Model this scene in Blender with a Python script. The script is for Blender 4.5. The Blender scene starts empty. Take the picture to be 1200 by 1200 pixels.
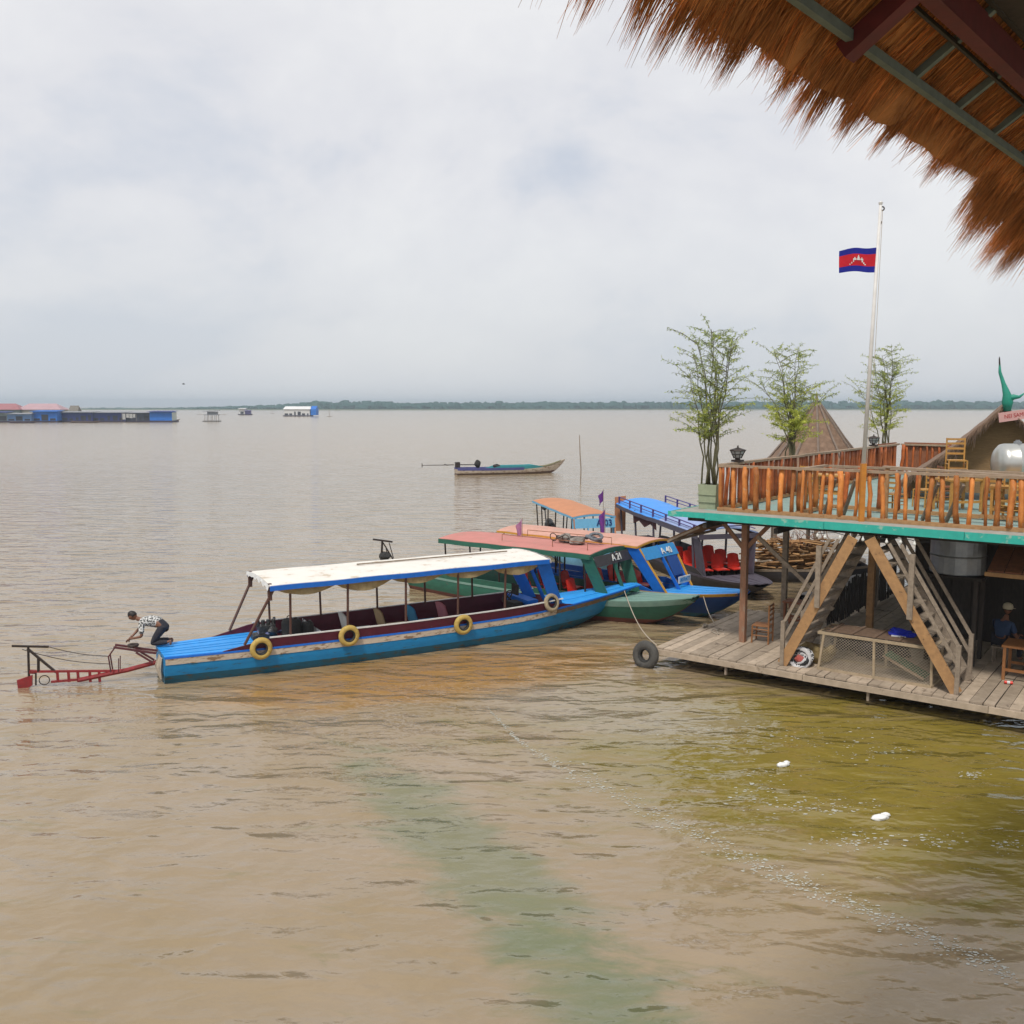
import bpy, math, random
from mathutils import Vector, Matrix, noise
R = math.radians
random.seed(7)
sc = bpy.context.scene
C = sc.collection

# ------------------------------------------------------------------ camera
FPX, H = 1100.0, 6.5
PITCH = math.atan(125 / FPX)
cam_d = bpy.data.cameras.new('camera')
cam = bpy.data.objects.new('camera', cam_d)
C.objects.link(cam)
cam.location = (0, 0, H)
cam.rotation_euler = (math.pi / 2 - PITCH, 0, 0)
cam_d.sensor_width = 36
cam_d.lens = 36 * FPX / 1200
cam_d.clip_start = 0.1
cam_d.clip_end = 12000
sc.camera = cam

# ------------------------------------------------------------------ sky and sun
SUN_EL, SUN_AZ = R(58), R(205)            # azimuth from north (+Y), clockwise: behind the viewer, a little to the left
world = bpy.data.worlds.new('World')
sc.world = world
world.use_nodes = True
nt = world.node_tree
nt.nodes.clear()
def wn(t, **k):
    n = nt.nodes.new(t)
    for a, b in k.items(): setattr(n, a, b)
    return n
def wl(a, b): nt.links.new(a, b)
out = wn('ShaderNodeOutputWorld'); bg = wn('ShaderNodeBackground'); bg.inputs['Strength'].default_value = 0.1
sky = wn('ShaderNodeTexSky'); sky.sky_type = 'NISHITA'; sky.sun_disc = False
sky.sun_elevation = SUN_EL; sky.sun_rotation = SUN_AZ; sky.dust_density = 3.0; sky.air_density = 1.2
tc = wn('ShaderNodeTexCoord')
sep = wn('ShaderNodeSeparateXYZ'); wl(tc.outputs['Generated'], sep.inputs[0])
zc = wn('ShaderNodeMath', operation='MAXIMUM'); wl(sep.outputs['Z'], zc.inputs[0]); zc.inputs[1].default_value = 0.0
za = wn('ShaderNodeMath', operation='ADD'); wl(zc.outputs[0], za.inputs[0]); za.inputs[1].default_value = 0.16
dx = wn('ShaderNodeMath', operation='DIVIDE'); wl(sep.outputs['X'], dx.inputs[0]); wl(za.outputs[0], dx.inputs[1])
dy = wn('ShaderNodeMath', operation='DIVIDE'); wl(sep.outputs['Y'], dy.inputs[0]); wl(za.outputs[0], dy.inputs[1])
cb = wn('ShaderNodeCombineXYZ'); wl(dx.outputs[0], cb.inputs[0]); wl(dy.outputs[0], cb.inputs[1])
n1 = wn('ShaderNodeTexNoise'); n1.inputs['Scale'].default_value = 2.9; n1.inputs['Detail'].default_value = 6; n1.inputs['Roughness'].default_value = 0.56
n1.inputs['Distortion'].default_value = 0.25
mp = wn('ShaderNodeMapping'); mp.inputs['Location'].default_value = (3.1, 1.7, 0.4); mp.inputs['Rotation'].default_value = (0, 0, R(-25)); mp.inputs['Scale'].default_value = (0.85, 0.85, 1.35)
wl(tc.outputs['Generated'], mp.inputs[0]); wl(mp.outputs[0], n1.inputs['Vector'])
rp = wn('ShaderNodeValToRGB'); wl(n1.outputs['Fac'], rp.inputs[0])
e = rp.color_ramp.elements
e[0].position = 0.37; e[0].color = (5.0, 5.35, 6.05, 1)
e[1].position = 0.60; e[1].color = (7.3, 7.25, 7.3, 1)
m_ = rp.color_ramp.elements.new(0.48); m_.color = (6.5, 6.5, 6.75, 1)
# paler, slightly greyer band of haze near the horizon
hz = wn('ShaderNodeMapRange'); wl(zc.outputs[0], hz.inputs['Value'])
hz.inputs['From Min'].default_value = 0.0; hz.inputs['From Max'].default_value = 0.22; hz.inputs['To Min'].default_value = 0.75; hz.inputs['To Max'].default_value = 0.0
mixh = wn('ShaderNodeMixRGB'); wl(hz.outputs[0], mixh.inputs['Fac']); wl(rp.outputs[0], mixh.inputs['Color1']); mixh.inputs['Color2'].default_value = (5.75, 6.0, 6.3, 1)
mixs = wn('ShaderNodeMixRGB'); mixs.inputs['Fac'].default_value = 0.9
wl(sky.outputs[0], mixs.inputs['Color1']); wl(mixh.outputs[0], mixs.inputs['Color2'])
wl(mixs.outputs[0], bg.inputs['Color']); wl(bg.outputs[0], out.inputs[0])

sd = bpy.data.lights.new('sun', 'SUN'); sd.energy = 2.0; sd.angle = R(9); sd.color = (1, 0.95, 0.87)
sun = bpy.data.objects.new('sun', sd); C.objects.link(sun)
sv = Vector((math.sin(SUN_AZ) * math.cos(SUN_EL), math.cos(SUN_AZ) * math.cos(SUN_EL), math.sin(SUN_EL)))
sun.rotation_euler = sv.to_track_quat('Z', 'Y').to_euler()
sun.location = sv * 100

vs = sc.view_settings
vs.view_transform = 'Standard'; vs.look = 'None'; vs.exposure = 0.33; vs.gamma = 1; vs.use_curve_mapping = False

# ------------------------------------------------------------------ helpers
def ray(x, y):
    a = (x - 600) / FPX; b = (600 - y) / FPX
    return Vector((a, math.cos(PITCH) + b * math.sin(PITCH), -math.sin(PITCH) + b * math.cos(PITCH)))
def at(x, y, z):
    d = ray(x, y); t = (z - H) / d.z
    return Vector((d.x * t, d.y * t, z))
def atY(x, y, Y):
    d = ray(x, y); t = Y / d.y
    return Vector((d.x * t, Y, H + d.z * t))

class MB:
    def __init__(s): s.v = []; s.f = []; s.m = []; s.cur = 0
    def face(s, idx): s.f.append(tuple(idx)); s.m.append(s.cur)
    def add(s, vs, fs):
        o = len(s.v); s.v.extend(Vector(p) for p in vs)
        for f in fs: s.face([o + i for i in f])
        return s
    def box(s, c, d, rz=0, M=None):
        c = Vector(c); M = M or Matrix.Rotation(rz, 3, 'Z')
        vs = [c + M @ Vector((x * d[0] / 2, y * d[1] / 2, z * d[2] / 2)) for x in (-1, 1) for y in (-1, 1) for z in (-1, 1)]
        return s.add(vs, [(0, 1, 3, 2), (4, 6, 7, 5), (0, 4, 5, 1), (2, 3, 7, 6), (0, 2, 6, 4), (1, 5, 7, 3)])
    def bar(s, p, q, w, h=None, up=(0, 0, 1)):
        p = Vector(p); q = Vector(q); h = h or w
        d = (q - p).normalized(); up = Vector(up)
        if abs(d.dot(up)) > 0.99: up = Vector((0, 1, 0))
        x = d.cross(up).normalized() * w / 2; y = x.cross(d).normalized() * h / 2
        vs = [p - x - y, p + x - y, p + x + y, p - x + y, q - x - y, q + x - y, q + x + y, q - x + y]
        return s.add(vs, [(3, 2, 1, 0), (4, 5, 6, 7), (0, 1, 5, 4), (1, 2, 6, 5), (2, 3, 7, 6), (3, 0, 4, 7)])
    def path(s, pts, rad, n=8, cap=True):
        pts = [Vector(p) for p in pts]; k = len(pts)
        if not hasattr(rad, '__len__'): rad = [rad] * k
        rings = []; prev = None
        for i in range(k):
            d = (pts[min(i + 1, k - 1)] - pts[max(i - 1, 0)])
            d = d.normalized() if d.length > 1e-9 else Vector((0, 0, 1))
            if prev is None:
                a = Vector((0, 0, 1)) if abs(d.z) < .9 else Vector((1, 0, 0))
                x = d.cross(a).normalized()
            else:
                x = (prev - d * prev.dot(d)).normalized()
            prev = x; y = d.cross(x)
            rings.append([pts[i] + (x * math.cos(2 * math.pi * j / n) + y * math.sin(2 * math.pi * j / n)) * rad[i] for j in range(n)])
        o = len(s.v)
        for r_ in rings: s.v.extend(r_)
        for i in range(k - 1):
            for j in range(n):
                s.face((o + i * n + j, o + i * n + (j + 1) % n, o + (i + 1) * n + (j + 1) % n, o + (i + 1) * n + j))
        if cap:
            s.face([o + j for j in reversed(range(n))]); s.face([o + (k - 1) * n + j for j in range(n)])
        return s
    def tube(s, p, q, r, r2=None, n=8): return s.path([p, q], [r, r2 if r2 is not None else r], n)
    def loft(s, secs, closed=False, cap=False):
        o = len(s.v); n = len(secs[0])
        for c in secs: s.v.extend(Vector(p) for p in c)
        for i in range(len(secs) - 1):
            for j in range(n if closed else n - 1):
                k = (j + 1) % n
                s.face((o + i * n + j, o + i * n + k, o + (i + 1) * n + k, o + (i + 1) * n + j))
        if cap:
            s.face([o + j for j in reversed(range(n))]); s.face([o + (len(secs) - 1) * n + j for j in range(n)])
        return s
    def slab(s, fn, nu, nv, th):
        """fn(u, v) -> point; a sheet with thickness th downward"""
        o = len(s.v)
        for side in (0, 1):
            for i in range(nu + 1):
                for j in range(nv + 1):
                    p = Vector(fn(i / nu, j / nv)); p.z -= th * side; s.v.append(p)
        A = (nu + 1) * (nv + 1); I = lambda i, j, q: o + q * A + i * (nv + 1) + j
        for i in range(nu):
            for j in range(nv):
                s.face((I(i, j, 0), I(i + 1, j, 0), I(i + 1, j + 1, 0), I(i, j + 1, 0)))
                s.face((I(i, j, 1), I(i, j + 1, 1), I(i + 1, j + 1, 1), I(i + 1, j, 1)))
        for i in range(nu):
            for j in (0, nv): s.face((I(i, j, 0), I(i, j, 1), I(i + 1, j, 1), I(i + 1, j, 0)))
        for j in range(nv):
            for i in (0, nu): s.face((I(i, j, 0), I(i, j + 1, 0), I(i, j + 1, 1), I(i, j, 1)))
        return s
    def lathe(s, prof, c=(0, 0, 0), axis=(0, 0, 1), n=16, cap=True):
        c = Vector(c); q = Vector(axis).to_track_quat('Z', 'Y')
        secs = [[c + q @ Vector((r * math.cos(2 * math.pi * j / n), r * math.sin(2 * math.pi * j / n), z)) for j in range(n)] for r, z in prof]
        return s.loft(secs, True, cap)
    def torus(s, c, axis, Rr, r, n=22, k=9, sq=1.0):
        c = Vector(c); q = Vector(axis).to_track_quat('Z', 'Y'); o = len(s.v)
        for i in range(n):
            a = 2 * math.pi * i / n
            for j in range(k):
                b = 2 * math.pi * j / k; rr = Rr + r * math.cos(b)
                s.v.append(c + q @ Vector((rr * math.cos(a), rr * math.sin(a), r * sq * math.sin(b))))
        for i in range(n):
            for j in range(k):
                s.face((o + i * k + j, o + ((i + 1) % n) * k + j, o + ((i + 1) % n) * k + (j + 1) % k, o + i * k + (j + 1) % k))
        return s
    def blob(s, c, r, nz=0.2, seed=0, nu=12, nv=8, fr=1.5):
        c = Vector(c); r = Vector(r if hasattr(r, '__len__') else (r, r, r)); o = len(s.v)
        def pt(u, w):
            d = Vector((math.cos(u) * math.sin(w), math.sin(u) * math.sin(w), math.cos(w)))
            k = 1 + nz * noise.noise(d * fr + Vector((seed * 7.3, seed * 3.1, seed)))
            return c + Vector((d.x * r.x, d.y * r.y, d.z * r.z)) * k
        s.v.append(pt(0, 0.0001))
        for j in range(1, nv):
            for i in range(nu): s.v.append(pt(2 * math.pi * i / nu, math.pi * j / nv))
        s.v.append(pt(0, math.pi - .0001)); last = len(s.v) - 1
        for i in range(nu):
            s.face((o, o + 1 + i, o + 1 + (i + 1) % nu))
            s.face((last, o + 1 + (nv - 2) * nu + (i + 1) % nu, o + 1 + (nv - 2) * nu + i))
        for j in range(nv - 2):
            for i in range(nu):
                a = o + 1 + j * nu
                s.face((a + i, a + nu + i, a + nu + (i + 1) % nu, a + (i + 1) % nu))
        return s
    def prism(s, poly, d):
        """poly: list of points; extruded along vector d"""
        d = Vector(d); n = len(poly); o = len(s.v)
        s.v.extend(Vector(p) for p in poly); s.v.extend(Vector(p) + d for p in poly)
        s.face([o + i for i in reversed(range(n))]); s.face([o + n + i for i in range(n)])
        for i in range(n): s.face((o + i, o + (i + 1) % n, o + n + (i + 1) % n, o + n + i))
        return s
    def mesh(s, name, mats, smooth=False):
        me = bpy.data.meshes.new(name)
        me.from_pydata([tuple(p) for p in s.v], [], s.f)
        if not isinstance(mats, (list, tuple)): mats = [mats]
        for m in mats: me.materials.append(m)
        me.polygons.foreach_set('material_index', s.m)
        if smooth: me.polygons.foreach_set('use_smooth', [True] * len(s.f))
        me.update(); return me
    def build(s, name, mats, parent=None, smooth=False):
        return obj(name, s.mesh(name, mats, smooth), parent)

def obj(name, me, parent=None):
    o = bpy.data.objects.new(name, me); C.objects.link(o)
    if parent: o.parent = parent
    return o
def tag(o, label=None, cat=None, group=None, kind=None):
    if label: o['label'] = label
    if cat: o['category'] = cat
    if group: o['group'] = group
    if kind: o['kind'] = kind
    return o
def thing(name, label, cat, loc=(0, 0, 0), rz=0, group=None):
    o = bpy.data.objects.new(name, None); C.objects.link(o)
    o.empty_display_size = 0.2
    o.location = loc; o.rotation_euler = (0, 0, rz)
    return tag(o, label, cat, group)
def dup(root, loc, rz=0, label=None, scale=None):
    def cp(o, par):
        c = o.copy(); C.objects.link(c); c.parent = par
        for ch in list(o.children): cp(ch, c)
        return c
    r_ = cp(root, None); r_.location = loc; r_.rotation_euler = (0, 0, rz)
    if scale: r_.scale = (scale,) * 3
    if label: r_['label'] = label
    return r_
def text(name, body, size, m, parent, loc, rot, ex=0.004, sx=1.0):
    cu = bpy.data.curves.new(name, 'FONT'); cu.body = body; cu.size = size; cu.extrude = ex
    cu.align_x = 'CENTER'; cu.align_y = 'CENTER'
    t = bpy.data.objects.new('tmp', cu); C.objects.link(t)
    bpy.context.view_layer.update()
    me = bpy.data.meshes.new_from_object(t.evaluated_get(bpy.context.evaluated_depsgraph_get()))
    bpy.data.objects.remove(t); me.name = name; me.materials.clear(); me.materials.append(m)
    o = obj(name, me, parent); o.location = loc; o.rotation_euler = rot; o.scale = (sx, 1, 1)
    return o

# ------------------------------------------------------------------ materials
MATS = {}
def mat(name, c1, c2=None, rough=0.7, scale=4.0, stretch=(1, 1, 1), spot=None, bump=0.15, metal=0.0, isl=0.0, rnd=0.0, spec=0.4, bscale=None, trans=0.0):
    if name in MATS: return MATS[name]
    m = bpy.data.materials.new(name); m.use_nodes = True; t = m.node_tree; N = t.nodes; L = t.links.new
    b = N['Principled BSDF']
    b.inputs['Roughness'].default_value = rough; b.inputs['Metallic'].default_value = metal
    b.inputs['Specular IOR Level'].default_value = spec
    tcn = N.new('ShaderNodeTexCoord'); mpn = N.new('ShaderNodeMapping'); mpn.inputs['Scale'].default_value = stretch
    L(tcn.outputs['Object'], mpn.inputs[0])
    nz = N.new('ShaderNodeTexNoise'); nz.inputs['Scale'].default_value = scale; nz.inputs['Detail'].default_value = 6; nz.inputs['Roughness'].default_value = .6
    L(mpn.outputs[0], nz.inputs['Vector'])
    c2 = c2 or tuple(v * 0.7 for v in c1)
    mr = N.new('ShaderNodeMapRange'); mr.inputs['From Min'].default_value = .3; mr.inputs['From Max'].default_value = .7
    L(nz.outputs['Fac'], mr.inputs['Value'])
    mx = N.new('ShaderNodeMixRGB'); L(mr.outputs[0], mx.inputs['Fac']); mx.inputs['Color1'].default_value = (*c1, 1); mx.inputs['Color2'].default_value = (*c2, 1)
    col = mx.outputs[0]
    if spot:
        sc_, th, cc = spot[:3]
        n2 = N.new('ShaderNodeTexNoise'); n2.inputs['Scale'].default_value = sc_; n2.inputs['Detail'].default_value = 8; n2.inputs['Roughness'].default_value = .65
        L(mpn.outputs[0], n2.inputs['Vector'])
        r2 = N.new('ShaderNodeMapRange'); r2.inputs['From Min'].default_value = th; r2.inputs['From Max'].default_value = th + .07
        L(n2.outputs['Fac'], r2.inputs['Value'])
        m2 = N.new('ShaderNodeMixRGB'); L(r2.outputs[0], m2.inputs['Fac']); L(col, m2.inputs['Color1']); m2.inputs['Color2'].default_value = (*cc, 1)
        col = m2.outputs[0]
    if isl or rnd:
        if isl:
            g = N.new('ShaderNodeNewGeometry'); src = g.outputs['Random Per Island']; k = isl
        else:
            g = N.new('ShaderNodeObjectInfo'); src = g.outputs['Random']; k = rnd
        r3 = N.new('ShaderNodeMapRange'); r3.inputs['To Min'].default_value = 1 - k; r3.inputs['To Max'].default_value = 1 + k
        L(src, r3.inputs['Value'])
        hs = N.new('ShaderNodeHueSaturation'); L(col, hs.inputs['Color']); L(r3.outputs[0], hs.inputs['Value']); col = hs.outputs[0]
    L(col, b.inputs['Base Color'])
    if bump:
        bp = N.new('ShaderNodeBump'); bp.inputs['Strength'].default_value = bump; bp.inputs['Distance'].default_value = .02
        if bscale:
            n3 = N.new('ShaderNodeTexNoise'); n3.inputs['Scale'].default_value = bscale; n3.inputs['Detail'].default_value = 4
            L(mpn.outputs[0], n3.inputs['Vector']); L(n3.outputs['Fac'], bp.inputs['Height'])
        else: L(nz.outputs['Fac'], bp.inputs['Height'])
        L(bp.outputs[0], b.inputs['Normal'])
    if trans:
        tb = N.new('ShaderNodeBsdfTranslucent'); L(col, tb.inputs['Color'])
        ms = N.new('ShaderNodeMixShader'); ms.inputs[0].default_value = trans
        o = N['Material Output']; L(b.outputs[0], ms.inputs[1]); L(tb.outputs[0], ms.inputs[2]); L(ms.outputs[0], o.inputs[0])
    MATS[name] = m; return m

M_blue = mat('hull blue paint', (.012, .24, .52), (.01, .18, .42), .45, 3, (1, 1, 3), (3.2, .58, (.03, .13, .2)), .12)
M_bluelow = mat('weathered low hull paint', (.012, .13, .23), (.025, .09, .12), .6, 3, (1, 1, 4), (3, .55, (.08, .075, .06)), .15)
M_sky = mat('bright blue deck paint', (.03, .33, .82), (.025, .27, .70), .5, 5, (1, 1, 1), (9, .66, (.13, .25, .36)), .06, isl=.09)
M_trim = mat('blue trim paint', (.008, .15, .62), (.008, .12, .5), .5, 6, (1, 1, 1), (12, .68, (.1, .17, .25)), .05)
M_maroon = mat('maroon paint', (.10, .012, .03), (.07, .01, .022), .5, 5, (1, 1, 1), (9, .67, (.2, .12, .1)), .08)
M_cream = mat('chipped cream stripe', (.54, .47, .38), (.42, .34, .26), .65, 7, (1, 1, 3), (3.5, .53, (.22, .14, .08)), .1)
M_white = mat('white paint', (.72, .72, .7), (.6, .6, .58), .5, 6, (1, 1, 1), (9, .68, (.35, .3, .25)), .05)
M_canvas = mat('pale canvas roof', (.78, .75, .69), (.69, .65, .59), .85, 2.2, (1, 1, 1), (2.2, .58, (.54, .46, .36)), .2)
M_flap = mat('yellowed canvas flap', (.45, .35, .2), (.32, .25, .12), .9, 8, (1, 1, 1), None, .2, trans=.3)
M_brownpost = mat('dark timber post', (.12, .055, .04), (.07, .035, .028), .6, 14, (4, 4, 1), None, .1)
M_black = mat('black rubber', (.02, .02, .02), (.035, .033, .03), .75, 20, (1, 1, 1), None, .2)
M_iron = mat('dark iron', (.035, .03, .03), (.06, .04, .03), .55, 14, (1, 1, 1), None, .1, metal=.4)
M_engine = mat('oily engine metal', (.09, .09, .09), (.03, .03, .03), .45, 18, (1, 1, 1), (20, .6, (.25, .23, .2)), .2, metal=.5)
M_redpaint = mat('worn red metal paint', (.30, .025, .03), (.18, .02, .02), .55, 8, (1, 1, 1), (14, .62, (.1, .05, .04)), .1)
M_tyre_y = mat('yellow painted tyre', (.52, .38, .10), (.40, .27, .07), .65, 14, (1, 1, 1), (18, .62, (.08, .06, .03)), .15)
M_tyre_g = mat('grey faded tyre', (.42, .34, .22), (.26, .21, .14), .75, 14, (1, 1, 1), None, .15)
M_green = mat('dark green hull paint', (.03, .15, .10), (.025, .105, .075), .5, 4, (1, 1, 2), (7, .62, (.09, .1, .08)), .1)
M_pgreen = mat('pale green deck paint', (.22, .36, .30), (.17, .29, .25), .55, 5, (1, 1, 1), (8, .64, (.3, .28, .22)), .08)
M_boot = mat('red oxide bottom paint', (.18, .05, .035), (.1, .045, .04), .6, 5, (1, 1, 3), None, .1)
M_pink = mat('faded pink roof', (.62, .34, .27), (.50, .27, .2), .75, 2.5, (1, 1, 1), (2.5, .57, (.46, .30, .24)), .1)
M_rose = mat('rose red roof', (.55, .22, .19), (.47, .19, .16), .75, 2.5, (1, 1, 1), (2.5, .57, (.46, .22, .18)), .1)
M_orange = mat('orange roof', (.55, .24, .12), (.46, .2, .1), .75, 2.5, (1, 1, 1), None, .1)
M_yellow = mat('yellow trim paint', (.62, .32, .04), (.5, .25, .03), .55, 8, (1, 1, 1), None, .05)
M_ltblue = mat('light blue paint', (.16, .42, .62), (.13, .35, .52), .55, 8, (1, 1, 1), (9, .66, (.3, .36, .4)), .05)
M_tarp = mat('blue tarpaulin', (.06, .31, .82), (.05, .27, .74), .5, 1.5, (1, 1, 1), None, .3, bscale=5)
M_tarp2 = mat('pale blue tarpaulin', (.30, .38, .62), (.25, .33, .56), .55, 2, (1, 1, 1), None, .3, bscale=5)
M_purple = mat('grey violet paint', (.10, .085, .115), (.07, .062, .08), .6, 5, (1, 1, 1), (8, .65, (.2, .19, .2)), .1)
M_char = mat('charcoal paint', (.055, .05, .055), (.035, .033, .038), .6, 5, (1, 1, 1), (8, .64, (.12, .11, .1)), .1)
M_redseat = mat('red plastic seat', (.78, .05, .03), (.66, .035, .02), .4, 6, (1, 1, 1), None, .02)
M_deckwood = mat('weathered grey deck boards', (.46, .37, .28), (.31, .245, .18), .85, 5, (1, 1, 1), (3, .6, (.18, .135, .10)), .25, isl=.22)
M_greywood = mat('weathered grey timber', (.33, .265, .20), (.19, .15, .115), .85, 12, (1, 1, 1), None, .25)
M_tanwood = mat('tan timber', (.44, .25, .11), (.30, .165, .075), .75, 10, (1, 1, 1), (7, .62, (.14, .08, .045)), .2)
M_redwood = mat('red brown timber', (.30, .115, .055), (.18, .07, .035), .7, 10, (1, 1, 1), None, .2)
M_log = mat('varnished orange log', (.62, .235, .055), (.40, .125, .028), .62, 7, (2, 2, .8), (5, .57, (.46, .30, .17)), .3, rnd=.4)
M_log2 = mat('dark orange red log', (.46, .125, .03), (.25, .06, .016), .5, 7, (2, 2, .8), (5, .63, (.42, .26, .14)), .25, rnd=.4)
M_rail = mat('sun bleached rail', (.36, .27, .19), (.26, .18, .12), .8, 9, (1, 1, 1), None, .2)
M_teal = mat('teal painted fascia', (.035, .44, .36), (.03, .35, .29), .6, 5, (1, 1, 1), (4, .57, (.26, .46, .38)), .12)
M_tealdeck = mat('faded teal deck', (.28, .38, .35), (.2, .31, .28), .75, 1.5, (1, 1, 1), (3, .58, (.33, .3, .25)), .1)
M_bamboo = mat('yellow bamboo', (.52, .28, .07), (.4, .2, .05), .5, 10, (1, 1, 1), None, .1, rnd=.12)
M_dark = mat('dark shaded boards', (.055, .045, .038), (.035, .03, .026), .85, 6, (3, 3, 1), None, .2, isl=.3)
M_galv = mat('galvanised steel', (.33, .345, .36), (.25, .265, .28), .4, 6, (1, 1, 1), None, .06, metal=.55)
M_steel = mat('brushed steel tank', (.56, .56, .52), (.48, .48, .45), .32, 3, (1, 1, 1), None, .03, metal=.75)
M_rope = mat('pale rope', (.48, .42, .34), (.36, .3, .24), .9, 30, (1, 1, 1), None, .3)
M_thatch = mat('orange straw thatch', (.74, .34, .105), (.40, .175, .055), .75, 3, (1, 1, 1), None, .1, isl=.45, trans=.4)
M_thatchbase = mat('thatch layer', (.45, .19, .055), (.25, .105, .03), .9, 6, (1, 1, 1), None, .5, bscale=22)
M_oldthatch = mat('old brown thatch', (.25, .165, .115), (.14, .09, .06), .95, 5, (1, 1, 1), (5, .6, (.26, .18, .13)), .5, isl=.3)
M_matwall = mat('woven mat wall', (.26, .16, .075), (.19, .115, .055), .9, 8, (1, 1, 6), None, .3)
M_plum = mat('deep red beam paint', (.13, .022, .022), (.085, .016, .016), .6, 8, (1, 1, 1), None, .1)
M_greengrey = mat('grey green batten paint', (.15, .19, .165), (.1, .13, .115), .7, 10, (1, 1, 1), None, .1)
M_leaf = mat('bamboo leaf', (.32, .38, .13), (.22, .29, .09), .6, 3, (1, 1, 1), None, 0, isl=.45, trans=.35)
M_leafy = mat('yellow green bamboo leaf', (.52, .54, .09), (.38, .45, .07), .6, 3, (1, 1, 1), None, 0, isl=.4, trans=.35)
M_culm = mat('bamboo stem', (.16, .15, .07), (.09, .085, .05), .55, 9, (1, 1, 1), None, .05, rnd=.2)
M_skin = mat('brown skin', (.22, .10, .06), (.17, .08, .05), .55, 12, (1, 1, 1), None, .02)
M_hair = mat('black hair', (.012, .01, .01), (.02, .016, .015), .5, 60, (1, 1, 1), None, .3)
M_trouser = mat('charcoal trousers', (.035, .035, .045), (.022, .022, .03), .85, 20, (1, 1, 1), None, .2)
M_flagblue = mat('flag blue cloth', (.012, .02, .30), (.01, .015, .24), .8, 5, (1, 1, 1), None, .05, trans=.2)
M_flagred = mat('flag red cloth', (.62, .015, .03), (.5, .012, .025), .8, 5, (1, 1, 1), None, .05, trans=.2)
M_violet = mat('faded violet flag cloth', (.22, .05, .25), (.10, .04, .28), .8, 9, (1, 1, 1), None, .05, trans=.2)
M_pinkflag = mat('faded pink flag cloth', (.5, .2, .3), (.35, .2, .4), .8, 9, (1, 1, 1), None, .05, trans=.2)
M_foam = mat('white foam', (.8, .8, .78), (.7, .7, .67), .8, 9, (1, 1, 1), None, .1)
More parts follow.
